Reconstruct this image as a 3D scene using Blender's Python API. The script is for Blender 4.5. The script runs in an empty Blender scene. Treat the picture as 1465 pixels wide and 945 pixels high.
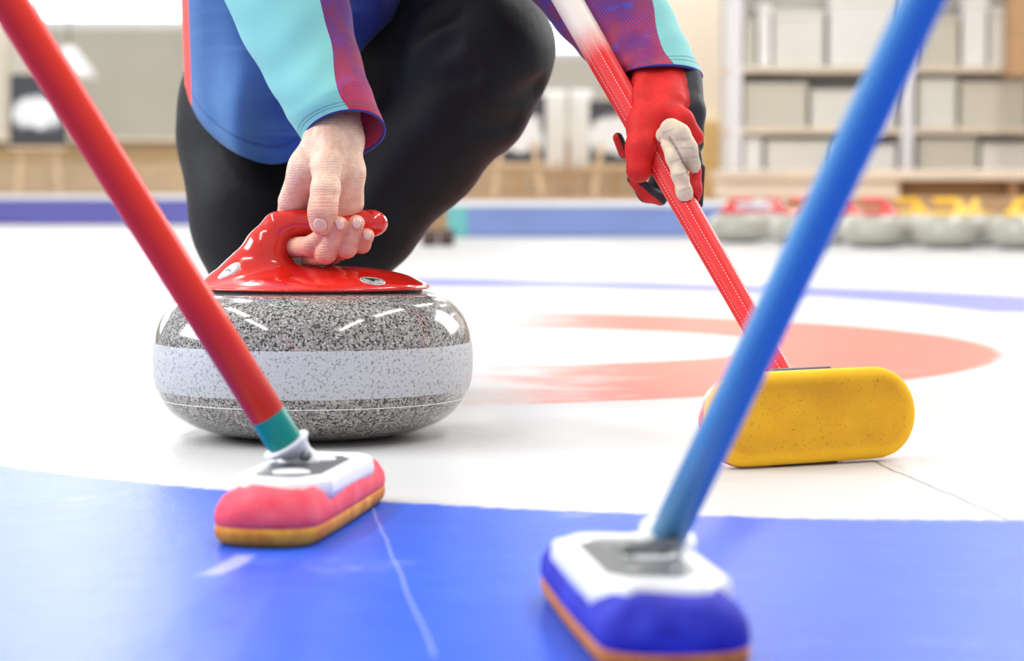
import bpy, bmesh, math, random
import numpy as np
from mathutils import Vector, Matrix
random.seed(4)
C = bpy.context.scene.collection
PI = math.pi

# ------------------------------------------------------------------ camera
F_PX = 3294.0
CAM_H = 0.219
PITCH = math.atan((472.5 - 277.0) / F_PX)
cam_d = bpy.data.cameras.new('camera')
cam = bpy.data.objects.new('camera', cam_d)
C.objects.link(cam)
cam.location = (0, 0, CAM_H)
cam.rotation_euler = (PI / 2 - PITCH, 0, 0)
cam_d.sensor_width = 36.0
cam_d.lens = F_PX / 1465 * 36.0
cam_d.clip_start = 0.05
cam_d.dof.use_dof = True
cam_d.dof.focus_distance = 1.97
cam_d.dof.aperture_fstop = 6.8
bpy.context.scene.camera = cam

ca, sa = math.cos(PITCH), math.sin(PITCH)
def at(px, py, D):
    """point of the place seen at pixel (px,py) at distance D"""
    dx = px - 732.5; u = 472.5 - py
    dy = F_PX * ca + u * sa
    dz = -F_PX * sa + u * ca
    k = D / dy
    return Vector((dx * k, D, CAM_H + dz * k))
def gnd(px, py):
    u = 472.5 - py
    dy = F_PX * ca + u * sa
    dz = -F_PX * sa + u * ca
    k = -CAM_H / dz
    return Vector(((px - 732.5) * k, dy * k, 0))

def lin(c):
    return tuple((x / 255 / 12.92 if x / 255 <= 0.04045 else ((x / 255 + 0.055) / 1.055) ** 2.4) for x in c)

# ------------------------------------------------------------------ materials
MATS = {}
class NB:
    def __init__(s, name):
        s.m = bpy.data.materials.new(name); s.m.use_nodes = True
        s.t = s.m.node_tree; s.n = s.t.nodes; s.l = s.t.links
        s.b = s.n['Principled BSDF']
    def put(s, sock, v):
        if v is None: return
        if hasattr(v, 'is_linked') or isinstance(v, bpy.types.NodeSocket): s.l.new(v, sock)
        elif isinstance(v, (tuple, list)) and len(v) == 3 and sock.type == 'RGBA': sock.default_value = (*v, 1)
        else: sock.default_value = v
    def M(s, op, a, b=None, c=None, clamp=False):
        n = s.n.new('ShaderNodeMath'); n.operation = op; n.use_clamp = clamp
        s.put(n.inputs[0], a); s.put(n.inputs[1], b); s.put(n.inputs[2], c)
        return n.outputs[0]
    def mix(s, f, a, b):
        n = s.n.new('ShaderNodeMix'); n.data_type = 'RGBA'
        s.put(n.inputs[0], f); s.put(n.inputs[6], a); s.put(n.inputs[7], b)
        return n.outputs[2]
    def noise(s, scale, detail=3, rough=0.5, vec=None, out=0):
        n = s.n.new('ShaderNodeTexNoise'); n.inputs['Scale'].default_value = scale
        n.inputs['Detail'].default_value = detail; n.inputs['Roughness'].default_value = rough
        s.put(n.inputs['Vector'], vec if vec is not None else s.obj())
        return n.outputs[out]
    def voro(s, scale, vec=None, feature='F1', out='Distance'):
        n = s.n.new('ShaderNodeTexVoronoi'); n.feature = feature; n.inputs['Scale'].default_value = scale
        s.put(n.inputs['Vector'], vec if vec is not None else s.obj())
        return n.outputs[out]
    def obj(s):
        if not hasattr(s, '_tc'): s._tc = s.n.new('ShaderNodeTexCoord')
        return s._tc.outputs['Object']
    def uv(s):
        if not hasattr(s, '_tc'): s._tc = s.n.new('ShaderNodeTexCoord')
        return s._tc.outputs['UV']
    def sep(s, v):
        n = s.n.new('ShaderNodeSeparateXYZ'); s.put(n.inputs[0], v); return n.outputs
    def smooth(s, v, a, b, lo=0.0, hi=1.0):
        n = s.n.new('ShaderNodeMapRange'); n.interpolation_type = 'SMOOTHSTEP'
        s.put(n.inputs[0], v); s.put(n.inputs[1], a); s.put(n.inputs[2], b)
        s.put(n.inputs[3], lo); s.put(n.inputs[4], hi)
        return n.outputs[0]
    def scalevec(s, v, sc):
        n = s.n.new('ShaderNodeVectorMath'); n.operation = 'MULTIPLY'
        s.put(n.inputs[0], v); n.inputs[1].default_value = sc
        return n.outputs[0]
    def bump(s, h, strength, dist=0.001):
        n = s.n.new('ShaderNodeBump'); n.inputs['Strength'].default_value = strength
        n.inputs['Distance'].default_value = dist; s.put(n.inputs['Height'], h)
        s.l.new(n.outputs[0], s.b.inputs['Normal'])
        return n.outputs[0]
    def set(s, **k):
        names = dict(color='Base Color', rough='Roughness', metal='Metallic', spec='Specular IOR Level', ior='IOR',
                     coat='Coat Weight', coatr='Coat Roughness', sheen='Sheen Weight', sss='Subsurface Weight', trans='Transmission Weight')
        for a, v in k.items(): s.put(s.b.inputs[names[a]], v)
        return s

def mat(name, rgb, rough=0.5, metal=0.0, coat=0.0, sheen=0.0, var=0.05, vscale=30, bump=0.0, bscale=200, spec=0.5, dist=0.001):
    if name in MATS: return MATS[name]
    b = NB(name); c = lin(rgb)
    nz = b.noise(vscale, 3)
    lo = tuple(max(0, x * (1 - var * 2)) for x in c); hi = tuple(min(1, x * (1 + var * 2)) for x in c)
    b.set(color=b.mix(nz, lo, hi), rough=rough, metal=metal, coat=coat, coatr=0.05, sheen=sheen, spec=spec)
    if bump > 0: b.bump(b.noise(bscale, 4, 0.6), bump, dist)
    MATS[name] = b.m
    return b.m

# ------------------------------------------------------------------ object helpers
def link(name, me, m=None, parent=None, smooth=True):
    o = bpy.data.objects.new(name, me); C.objects.link(o)
    if m is not None:
        for x in (m if isinstance(m, (list, tuple)) else [m]): me.materials.append(x)
    if smooth:
        me.polygons.foreach_set('use_smooth', [True] * len(me.polygons))
    if parent is not None:
        o.parent = parent
        o.matrix_parent_inverse = Matrix.Identity(4)
        o.matrix_basis = parent_world(parent).inverted()
    return o
def parent_world(p):
    m = p.matrix_basis.copy()
    while p.parent is not None:
        p = p.parent; m = p.matrix_basis @ m
    return m
def tag(o, label=None, cat=None, group=None, kind=None):
    if label: o['label'] = label
    if cat: o['category'] = cat
    if group: o['group'] = group
    if kind: o['kind'] = kind
    return o
def empty(name, loc, label, cat, group=None):
    o = bpy.data.objects.new(name, None); C.objects.link(o); o.location = loc
    o.empty_display_size = 0.05
    return tag(o, label, cat, group)
def mesh_np(name, V, Fc):
    me = bpy.data.meshes.new(name); me.from_pydata([tuple(map(float, v)) for v in V], [], [tuple(map(int, f)) for f in Fc]); me.update()
    return me
def bm_mesh(name, bm):
    me = bpy.data.meshes.new(name)
    bmesh.ops.recalc_face_normals(bm, faces=bm.faces)
    bm.to_mesh(me); bm.free(); return me
def mod_bevel(o, w, seg=2, angle=0.6):
    md = o.modifiers.new('bevel', 'BEVEL'); md.width = w; md.segments = seg; md.limit_method = 'ANGLE'; md.angle_limit = angle
def add_box(bm, x0, x1, y0, y1, z0, z1, mtx=None):
    vs = [Vector((x, y, z)) for x in (x0, x1) for y in (y0, y1) for z in (z0, z1)]
    if mtx is not None: vs = [mtx @ v for v in vs]
    v = [bm.verts.new(p) for p in vs]
    for f in ((0, 1, 3, 2), (4, 6, 7, 5), (0, 4, 5, 1), (2, 3, 7, 6), (0, 2, 6, 4), (1, 5, 7, 3)):
        bm.faces.new([v[i] for i in f])
def box(name, x0, x1, y0, y1, z0, z1, m, parent=None, bev=0.004):
    bm = bmesh.new(); add_box(bm, x0, x1, y0, y1, z0, z1)
    o = link(name, bm_mesh(name, bm), m, parent, smooth=False)
    if bev: mod_bevel(o, bev)
    return o
def beam(name, a, b, w, d, m, parent=None, bev=0.003):
    """rectangular bar from a to b"""
    a = Vector(a); b = Vector(b); z = (b - a).normalized()
    x = z.cross(Vector((0, 1, 0)))
    if x.length < 1e-3: x = Vector((1, 0, 0))
    x.normalize(); y = z.cross(x)
    bm = bmesh.new()
    v = []
    for p in (a, b):
        for sx, sy in ((-1, -1), (1, -1), (1, 1), (-1, 1)):
            v.append(bm.verts.new(p + x * (w / 2 * sx) + y * (d / 2 * sy)))
    bm.faces.new(v[0:4]); bm.faces.new(v[4:8])
    for i in range(4): bm.faces.new((v[i], v[(i + 1) % 4], v[4 + (i + 1) % 4], v[4 + i]))
    o = link(name, bm_mesh(name, bm), m, parent, smooth=False)
    if bev: mod_bevel(o, bev)
    return o
def rings_mesh(name, rings, cap0=True, cap1=True, uv=True, vs=None):
    """rings: list of equally long lists of points"""
    n = len(rings[0]); V = [p for r in rings for p in r]; Fc = []
    for i in range(len(rings) - 1):
        for j in range(n):
            k = (j + 1) % n
            Fc.append((i * n + j, i * n + k, (i + 1) * n + k, (i + 1) * n + j))
    if cap0: Fc.append(tuple(range(n))[::-1])
    if cap1: Fc.append(tuple((len(rings) - 1) * n + j for j in range(n)))
    me = mesh_np(name, V, Fc)
    if uv:
        L = me.uv_layers.new(name='UVMap')
        R = len(rings) - 1
        idx = 0
        if vs is None: vs = [i / R for i in range(R + 1)]
        data = []
        for i in range(R):
            for j in range(n):
                data += [j / n, vs[i], (j + 1) / n, vs[i], (j + 1) / n, vs[i + 1], j / n, vs[i + 1]]
        for cond in (cap0, cap1):
            if cond: data += [0.5, 0.0 if cond is cap0 else 1.0] * n
        L.data.foreach_set('uv', data[:2 * len(me.loops)] + [0.0] * (2 * len(me.loops) - len(data)))
    bm = bmesh.new(); bm.from_mesh(me); bmesh.ops.recalc_face_normals(bm, faces=bm.faces); bm.to_mesh(me); bm.free()
    return me
def tube(name, pts, rad, m, parent=None, n=32, cap=True):
    """straight or bent tube with a radius at each point"""
    pts = [Vector(p) for p in pts]
    rings = []
    up = None
    for i, p in enumerate(pts):
        t = (pts[min(i + 1, len(pts) - 1)] - pts[max(i - 1, 0)]).normalized()
        if up is None:
            up = t.cross(Vector((0, 1, 0.01))).normalized()
        up = (up - t * up.dot(t)).normalized()
        s = t.cross(up)
        r = rad[i] if isinstance(rad, (list, tuple)) else rad
        rings.append([p + (up * math.cos(2 * PI * j / n) + s * math.sin(2 * PI * j / n)) * r for j in range(n)])
    return link(name, rings_mesh(name, rings, cap, cap), m, parent)
def lathe(name, prof, m, parent=None, mtx=None, n=96):
    rings = []
    for r, z in prof:
        ring = [Vector((r * math.cos(2 * PI * j / n), r * math.sin(2 * PI * j / n), z)) for j in range(n)]
        if mtx is not None: ring = [mtx @ p for p in ring]
        rings.append(ring)
    return link(name, rings_mesh(name, rings), m, parent)
def catmull(pts, sub):
    pts = [np.array(p, float) for p in pts]
    P = [2 * pts[0] - pts[1]] + pts + [2 * pts[-1] - pts[-2]]
    out = []
    for i in range(1, len(P) - 2):
        for s in range(sub):
            t = s / sub
            a, b, c, d = P[i - 1], P[i], P[i + 1], P[i + 2]
            out.append(0.5 * (2 * b + (c - a) * t + (2 * a - 5 * b + 4 * c - d) * t * t + (3 * b - a - 3 * c + d) * t ** 3))
    out.append(P[-2]); return out

# ------------------------------------------------------------------ solid fields + surface nets
def A(v): return np.array(v, dtype=np.float32)
def sd_cone(P, a, b, ra, rb):
    a = A(a); b = A(b); ab = b - a
    t = np.clip(((P - a) @ ab) / float(ab @ ab), 0, 1)
    d = P - a - t[:, None] * ab
    return np.sqrt((d * d).sum(1)) - (ra + (rb - ra) * t)
def sd_ell(P, c, r, R=None):
    q = P - A(c)
    if R is not None: q = q @ R        # columns of R = local axes
    r = A(r)
    k0 = np.sqrt(((q / r) ** 2).sum(1)); k1 = np.sqrt(((q / (r * r)) ** 2).sum(1)) + 1e-9
    return k0 * (k0 - 1) / k1
def smin(a, b, k):
    if k <= 0: return np.minimum(a, b)
    h = np.clip(0.5 + 0.5 * (b - a) / k, 0, 1)
    return b * (1 - h) + a * h - k * h * (1 - h)
def nets(f, lo, hi, h):
    lo = np.array(lo, float); hi = np.array(hi, float)
    n = np.ceil((hi - lo) / h).astype(int) + 1
    ax = [lo[i] + h * np.arange(n[i]) for i in range(3)]
    G = np.stack(np.meshgrid(*ax, indexing='ij'), -1).reshape(-1, 3).astype(np.float32)
    v = np.empty(len(G), np.float32)
    CH = 400000
    for i in range(0, len(G), CH): v[i:i + CH] = f(G[i:i + CH])
    v = v.reshape(n)
    s = v < 0
    c = n - 1
    cnt = np.zeros(c, np.int8); acc = np.zeros((*c, 3)); ne = np.zeros(c, np.int16)
    for dx in (0, 1):
        for dy in (0, 1):
            for dz in (0, 1):
                cnt += s[dx:c[0] + dx, dy:c[1] + dy, dz:c[2] + dz]
    act = (cnt > 0) & (cnt < 8)
    I = np.argwhere(act)
    pos = np.zeros((len(I), 3)); num = np.zeros(len(I))
    corners = [(x, y, z) for x in (0, 1) for y in (0, 1) for z in (0, 1)]
    for a in corners:
        for k in range(3):
            if a[k]: continue
            b = list(a); b[k] = 1
            va = v[I[:, 0] + a[0], I[:, 1] + a[1], I[:, 2] + a[2]]
            vb = v[I[:, 0] + b[0], I[:, 1] + b[1], I[:, 2] + b[2]]
            cr = (va < 0) != (vb < 0)
            t = np.where(cr, va / np.where(cr, va - vb, 1), 0)
            for q in range(3):
                pos[:, q] += np.where(cr, a[q] + (t if q == k else 0), 0)
            num += cr
    V = lo + (I + pos / num[:, None]) * h
    idx = -np.ones(c, np.int64); idx[act] = np.arange(len(I))
    Fs = []
    for k in range(3):
        o1, o2 = [(1, 2), (2, 0), (0, 1)][k]
        sl0 = [slice(1, -1)] * 3; sl0[k] = slice(0, -1)
        sl1 = [slice(1, -1)] * 3; sl1[k] = slice(1, None)
        a = s[tuple(sl0)]; b = s[tuple(sl1)]
        for flip in (0, 1):
            e = np.argwhere((a & ~b) if not flip else (~a & b))
            if len(e) == 0: continue
            e = e + np.array([0 if q == k else 1 for q in range(3)])
            def g(d1, d2):
                w = e.copy(); w[:, o1] -= d1; w[:, o2] -= d2
                return idx[w[:, 0], w[:, 1], w[:, 2]]
            q = np.stack([g(1, 1), g(0, 1), g(0, 0), g(1, 0)], 1)
            if flip: q = q[:, ::-1]
            Fs.append(q)
    Fc = np.concatenate(Fs)
    Fc = Fc[(Fc >= 0).all(1)]
    return V, Fc
def np_mesh(name, V, Fc):
    me = bpy.data.meshes.new(name)
    me.vertices.add(len(V)); me.vertices.foreach_set('co', V.astype(np.float32).ravel())
    me.loops.add(Fc.size); me.loops.foreach_set('vertex_index', Fc.astype(np.int32).ravel())
    me.polygons.add(len(Fc)); me.polygons.foreach_set('loop_start', (np.arange(len(Fc)) * 4).astype(np.int32))
    me.polygons.foreach_set('loop_total', np.full(len(Fc), 4, np.int32))
    me.update(); me.validate()
    return me
def relax(V, Fc, it=2, k=0.5):
    n = len(V)
    E = np.concatenate([Fc[:, [0, 1]], Fc[:, [1, 2]], Fc[:, [2, 3]], Fc[:, [3, 0]]])
    for _ in range(it):
        S = np.zeros_like(V); c = np.zeros(n)
        for a, b in ((0, 1), (1, 0)):
            for q in range(3): S[:, q] += np.bincount(E[:, a], V[E[:, b], q], n)
            c += np.bincount(E[:, a], minlength=n)
        V = V + k * (S / c[:, None] - V)
    return V
def set_color(me, col, name='Col'):
    at_ = me.color_attributes.new(name, 'FLOAT_COLOR', 'POINT')
    d = np.ones((len(me.vertices), 4), np.float32); d[:, :3] = col
    at_.data.foreach_set('color', d.ravel())
def grad(f, P, e=4e-4):
    P = P.astype(np.float32)
    g = np.stack([f(P + A([e, 0, 0])) - f(P - A([e, 0, 0])), f(P + A([0, e, 0])) - f(P - A([0, e, 0])), f(P + A([0, 0, e])) - f(P - A([0, 0, e]))], 1)
    return g / (np.linalg.norm(g, axis=1, keepdims=True) + 1e-9)
def project(f, P, off, view=None, it=12):
    """push points onto the level off of a field; with view: slide only along that direction"""
    P = np.array(P, np.float32)
    for _ in range(it):
        d = f(P) - off
        if view is None: P = P - grad(f, P) * d[:, None]
        else: P = P + A(view) * (d * 0.8)[:, None]
    return P
def on_surface_from_cam(f, px, py, D0):
    p0 = np.array(at(px, py, D0)); c = np.array((0, 0, CAM_H)); v = (p0 - c) / np.linalg.norm(p0 - c)
    p = p0 - v * 0.12
    for _ in range(200):
        d = float(f(A([p]))[0])
        if d < 5e-5: break
        p = p + v * d * 0.8
    return p
def decal(name, f, centre, right, rx, ry, off, m, parent, dome=0.0, rings=6, n=36):
    """thin disc with depth that hugs a curved surface"""
    c = np.array(centre, float); nrm = grad(f, A([c]))[0].astype(float)
    r = np.array(right, float); r -= nrm * (r @ nrm); r /= np.linalg.norm(r); u = np.cross(nrm, r)
    top = [c]; bot = []
    offs = [off + dome]
    for i in range(1, rings + 1):
        s = i / rings
        for j in range(n):
            a = 2 * PI * j / n
            top.append(c + r * rx * s * math.cos(a) + u * ry * s * math.sin(a)); offs.append(off + dome * (1 - s * s))
    P = np.array(top, np.float32); offs = np.array(offs)
    for _ in range(10):
        P = P - grad(f, P) * (f(P) - offs)[:, None]
    low = P[-n:] - grad(f, P[-n:]) * (off + 0.0004)
    V = np.concatenate([P, low]); Fc = [(0, 1 + j, 1 + (j + 1) % n) for j in range(n)]
    for i in range(rings):
        b0 = 1 + i * n; b1 = b0 + n
        for j in range(n):
            k = (j + 1) % n; Fc.append((b0 + j, b1 + j, b1 + k, b0 + k))
    o = link(name, mesh_np(name, V, Fc), m, parent)
    return o, r, u, nrm
def glyph(name, text, f, centre, right, up, size, off, m, parent):
    cu = bpy.data.curves.new('t', 'FONT'); cu.body = text; cu.size = size; cu.align_x = 'CENTER'; cu.align_y = 'CENTER'; cu.offset = size * 0.02
    to = bpy.data.objects.new('t', cu); C.objects.link(to)
    me0 = bpy.data.meshes.new_from_object(to); bpy.data.objects.remove(to)
    bm = bmesh.new(); bm.from_mesh(me0)
    bmesh.ops.triangulate(bm, faces=bm.faces); bmesh.ops.subdivide_edges(bm, edges=bm.edges, cuts=2, use_grid_fill=True)
    P = np.array([np.array(centre) + np.array(right) * v.co.x + np.array(up) * v.co.y for v in bm.verts])
    P = project(f, P, off)
    for v, p in zip(bm.verts, P): v.co = p.tolist()
    me = bpy.data.meshes.new(name); bm.to_mesh(me); bm.free(); bpy.data.meshes.remove(me0)
    return link(name, me, m, parent, smooth=False)

# ------------------------------------------------------------------ ICE (floor)
def circle3(a, b, c):
    ax, ay, bx, by, cx, cy = a[0], a[1], b[0], b[1], c[0], c[1]
    d = 2 * (ax * (by - cy) + bx * (cy - ay) + cx * (ay - by))
    ux = ((ax * ax + ay * ay) * (by - cy) + (bx * bx + by * by) * (cy - ay) + (cx * cx + cy * cy) * (ay - by)) / d
    uy = ((ax * ax + ay * ay) * (cx - bx) + (bx * bx + by * by) * (ax - cx) + (cx * cx + cy * cy) * (bx - ax)) / d
    return ux, uy, math.hypot(ax - ux, ay - uy)
def ice_material():
    b = NB('painted_ice'); P = b.obj(); X, Y, Z = b.sep(P)
    nz = b.M('SUBTRACT', b.noise(90, 2), 0.5)
    nz2 = b.M('SUBTRACT', b.noise(14, 2), 0.5)
    wob = b.M('ADD', b.M('MULTIPLY', nz, 0.02), b.M('MULTIPLY', nz2, 0.012))
    def dist(cx, cy):
        dx = b.M('SUBTRACT', X, cx); dy = b.M('SUBTRACT', Y, cy)
        return b.M('ADD', b.M('SQRT', b.M('ADD', b.M('MULTIPLY', dx, dx), b.M('MULTIPLY', dy, dy))), wob)
    def ring(cx, cy, r0, r1, e=0.012):
        d = dist(cx, cy)
        return b.M('MULTIPLY', b.smooth(d, r0 - e, r0 + e), b.smooth(d, r1 - e, r1 + e, 1.0, 0.0))
    # nearest blue ring of the house
    cx, cy, R = circle3(gnd(0, 664), gnd(560, 718), gnd(1300, 743))
    blue = b.smooth(dist(cx, cy), R - 0.008, R + 0.008)
    blue = b.M('MULTIPLY', blue, b.M('LESS_THAN', Y, cy - R * 0.3))
    # red ring
    cyr = 3.33
    d_out = dist(-0.30, cyr); d_in = dist(-0.03, 3.35)
    red = b.M('MULTIPLY', b.smooth(d_out, 0.975, 1.0, 1.0, 0.0), b.smooth(d_in, 0.40, 0.42))
    glare_fade = b.smooth(b.M('ADD', X, b.M('MULTIPLY', b.M('SUBTRACT', b.noise(9, 4, 0.6), 0.5), 0.35)), -0.08, 0.16)  # red paint faded leftward in place of glare off the ice
    red = b.M('MULTIPLY', red, glare_fade)
    # far blue ring
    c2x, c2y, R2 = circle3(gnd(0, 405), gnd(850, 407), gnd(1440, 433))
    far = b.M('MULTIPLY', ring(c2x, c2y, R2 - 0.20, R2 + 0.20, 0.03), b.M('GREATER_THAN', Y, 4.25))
    white = b.mix(b.noise(3, 3), lin((192, 194, 199)), lin((209, 207, 204)))
    cb = b.mix(b.noise(25, 4), lin((28, 78, 204)), lin((48, 104, 230)))
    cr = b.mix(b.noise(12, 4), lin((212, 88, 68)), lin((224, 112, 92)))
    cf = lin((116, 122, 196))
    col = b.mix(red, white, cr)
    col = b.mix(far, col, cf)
    col = b.mix(blue, col, cb)
    # frost scuffs on the blue
    sc = b.smooth(b.noise(5, 6, 0.7), 0.60, 0.80, 0.0, 0.35)
    col = b.mix(sc, col, lin((225, 232, 250)))
    # thin lines scratched in / cracked
    def seg(p, q, w, wav=0.006):
        dx, dy = q[0] - p[0], q[1] - p[1]; L = math.hypot(dx, dy); dx /= L; dy /= L
        rx = b.M('SUBTRACT', X, p[0]); ry = b.M('SUBTRACT', Y, p[1])
        t = b.M('ADD', b.M('MULTIPLY', rx, dx), b.M('MULTIPLY', ry, dy))
        n = b.M('SUBTRACT', b.M('MULTIPLY', rx, dy), b.M('MULTIPLY', ry, dx))
        n = b.M('ABSOLUTE', b.M('ADD', n, b.M('MULTIPLY', nz2, wav)))
        m = b.smooth(n, w * 0.4, w, 1.0, 0.0)
        return b.M('MULTIPLY', m, b.M('MULTIPLY', b.smooth(t, 0, 0.02), b.smooth(t, L - 0.02, L, 1.0, 0.0)))
    col = b.mix(b.M('MULTIPLY', seg(gnd(1240, 655), gnd(1450, 747), 0.0022, 0.010), 0.8), col, lin((120, 118, 118)))
    col = b.mix(b.M('MULTIPLY', seg(gnd(522, 700), gnd(625, 945), 0.0014, 0.004), 0.3), col, lin((205, 215, 255)))
    col = b.mix(b.M('MULTIPLY', seg(gnd(285, 826), gnd(365, 790), 0.010, 0.02), 0.4), col, lin((225, 225, 250)))
    b.set(color=col, rough=0.38, ior=1.31, spec=0.5, coat=0.08, coatr=0.25)
    h = b.M('ADD', b.noise(260, 3, 0.6), b.M('MULTIPLY', b.noise(60, 2), 1.5))
    b.bump(h, 0.25, 0.0012)
    return b.m
bm = bmesh.new()
add_box(bm, -14, 14, -3, 17.0, -0.05, 0.0)
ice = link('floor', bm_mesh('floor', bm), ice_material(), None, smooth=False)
tag(ice, kind='structure', label='white curling ice sheet with blue and red painted rings', cat='ice')

# ------------------------------------------------------------------ CURLING STONE
SX, SY = -0.1805, 2.09
def granite(name, band=True):
    b = NB(name); P = b.obj(); X, Y, Z = b.sep(P)
    n1 = b.noise(400, 3, 0.6); n2 = b.noise(600, 2, 0.5); n3 = b.noise(150, 3, 0.6)
    base = b.mix(b.smooth(n3, 0.35, 0.65), lin((132, 129, 124)), lin((166, 162, 155)))
    dk = b.smooth(n1, 0.50, 0.58)
    base = b.mix(dk, base, lin((46, 44, 47)))
    lt = b.smooth(n2, 0.60, 0.68, 0.0, 0.8)
    base = b.mix(lt, base, lin((232, 228, 220)))
    sp = b.smooth(b.noise(330, 4, 0.7), 0.60, 0.66)
    base = b.mix(sp, base, lin((35, 34, 38)))
    if band:
        m = b.M('MULTIPLY', b.M('GREATER_THAN', Z, 0.0439), b.M('LESS_THAN', Z, 0.0856))
        bb = b.mix(b.smooth(n1, 0.52, 0.66), lin((192, 194, 197)), lin((140, 141, 145)))
        bb = b.mix(b.M('MULTIPLY', sp, 0.5), bb, lin((120, 120, 126)))
        base = b.mix(m, base, bb)
        ln = b.M('LESS_THAN', b.M('ABSOLUTE', b.M('SUBTRACT', Z, 0.0352)), 0.00042)
        base = b.mix(ln, base, lin((235, 235, 235)))
        b.set(rough=b.M('ADD', b.M('MULTIPLY', m, 0.38), 0.10), coat=b.M('MULTIPLY', b.M('SUBTRACT', 1.0, m), 0.6), coatr=0.03)
    b.set(color=base, spec=0.5)
    b.bump(b.noise(900, 2), 0.03, 0.0005)
    return b.m
M_GR = granite('speckled_granite')
M_RED = mat('glossy_red_plastic', (208, 28, 14), 0.16, coat=0.5, var=0.02)
M_BLACK = mat('black_rubber', (18, 18, 20), 0.5)
PROF = [(0.0, 0.004), (0.055, 0.004), (0.060, 0.0), (0.066, 0.0), (0.072, 0.0012), (0.09, 0.0042), (0.105, 0.0085), (0.118, 0.0145), (0.129, 0.0225), (0.137, 0.0325),
        (0.1415, 0.0425), (0.1440, 0.053), (0.1449, 0.064), (0.1449, 0.075), (0.1436, 0.087), (0.1405, 0.099), (0.1350, 0.110), (0.1265, 0.1195), (0.115, 0.1262), (0.102, 0.1300), (0.088, 0.1312), (0.0, 0.1315)]
pr = catmull(PROF[3:-1], 5)
prof = PROF[:3] + [tuple(p) for p in pr] + [PROF[-1]]

# handle field, in stone coordinates (x right, y away, z up)
def HP(px, py, dd=0.0):
    p = at(px, py, SY + dd); return (p.x - SX, p.y - SY, p.z)
def f_handle(P):
    Z0 = 0.1345
    dome = sd_ell(P, (0.004, 0, Z0 - 0.001), (0.1015, 0.083, 0.017))
    dome = smin(dome, sd_ell(P, (0.0, 0, Z0), (0.104, 0.086, 0.006)), 0.004)
    dome = smin(dome, sd_ell(P, (0.012, 0, Z0 + 0.002), (0.078, 0.045, 0.0165)), 0.008)
    nk = sd_cone(P, HP(322, 402), HP(352, 383), 0.006, 0.0135)
    nk = smin(nk, sd_cone(P, HP(352, 386), HP(380, 353), 0.0145, 0.0165), 0.010)
    nk = smin(nk, sd_cone(P, HP(380, 353), HP(398, 325), 0.0165, 0.0135), 0.010)
    br = sd_cone(P, HP(398, 325), HP(422, 318.5), 0.0132, 0.0120)
    br = smin(br, sd_cone(P, HP(422, 318.5), HP(530, 319), 0.0119, 0.0119), 0.004)
    br = smin(br, sd_ell(P, HP(533, 319), (0.0140, 0.0119, 0.0119)), 0.002)
    nk = smin(nk, br, 0.006)
    d = smin(dome, nk, 0.030)
    # fill the corner under the neck
    d = np.maximum(d, (Z0 - 0.0015) - P[:, 2])
    return d
def build_handle(h=0.0013, mt=None, parent=None, name='handle'):
    V, Fc = nets(f_handle, (-0.112, -0.094, 0.129), (0.112, 0.094, 0.212), h)
    V = relax(V, Fc, 2, 0.4)
    keep = V[:, 2] < 0.1338
    return np_mesh(name, V, Fc)
stone = empty('curling_stone', (SX, SY, 0), 'large polished grey granite curling stone with red handle, gripped by the bare hand', 'curling stone')
o = lathe('granite_body', prof, M_GR, None, None, 144); o.parent = stone
o = lathe('gasket', [(0.0, 0.1300), (0.094, 0.1300), (0.0955, 0.1318), (0.094, 0.1338), (0.0, 0.1338)], M_BLACK); o.parent = stone
o.scale = (1.04, 0.88, 1)
hme = build_handle()
handle = link('handle', hme, M_RED); handle.parent = stone
M_STK = mat('silver_sticker', (186, 188, 186), 0.3, metal=0.3, var=0.02)
M_STK2 = mat('pale_sticker', (240, 222, 214), 0.3, var=0.02)
M_INK = mat('black_ink', (10, 8, 10), 0.5)
M_INK2 = mat('grey_ink', (150, 150, 170), 0.5)
def fh_w(P): return f_handle(P - A([SX, SY, 0]))
for (px, py, txt, ms, mi, rx, ry, ang) in ((533, 401, '4', M_STK, M_INK, 0.0115, 0.0105, 95), (328, 388, '3', M_STK2, M_INK2, 0.0120, 0.0065, 25)):
    c = on_surface_from_cam(fh_w, px, py, SY)
    st, r, u, nn = decal('number_sticker', fh_w, c, (1, 0, 0.0 if txt == '4' else 0.9), rx, ry, 0.0004, ms, None)
    st.parent = handle; st.matrix_basis = Matrix.Translation((-SX, -SY, 0))
    a = math.radians(ang); rr = r * math.cos(a) + u * math.sin(a); uu = -r * math.sin(a) + u * math.cos(a)
    g = glyph('digit', txt, fh_w, c, rr, uu, 0.018 if txt == '4' else 0.010, 0.0009, mi, None); g.parent = st
    rg, *_ = decal('sticker_rim', fh_w, c, (1, 0, 0.0 if txt == '4' else 0.9), rx * 0.84, ry * 0.84, 0.00055, M_INK if txt == '4' else M_INK2, None)
    rg.parent = st
    rg2, *_ = decal('sticker_face', fh_w, c, (1, 0, 0.0 if txt == '4' else 0.9), rx * 0.80, ry * 0.80, 0.00068, ms, None)
    rg2.parent = st

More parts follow.
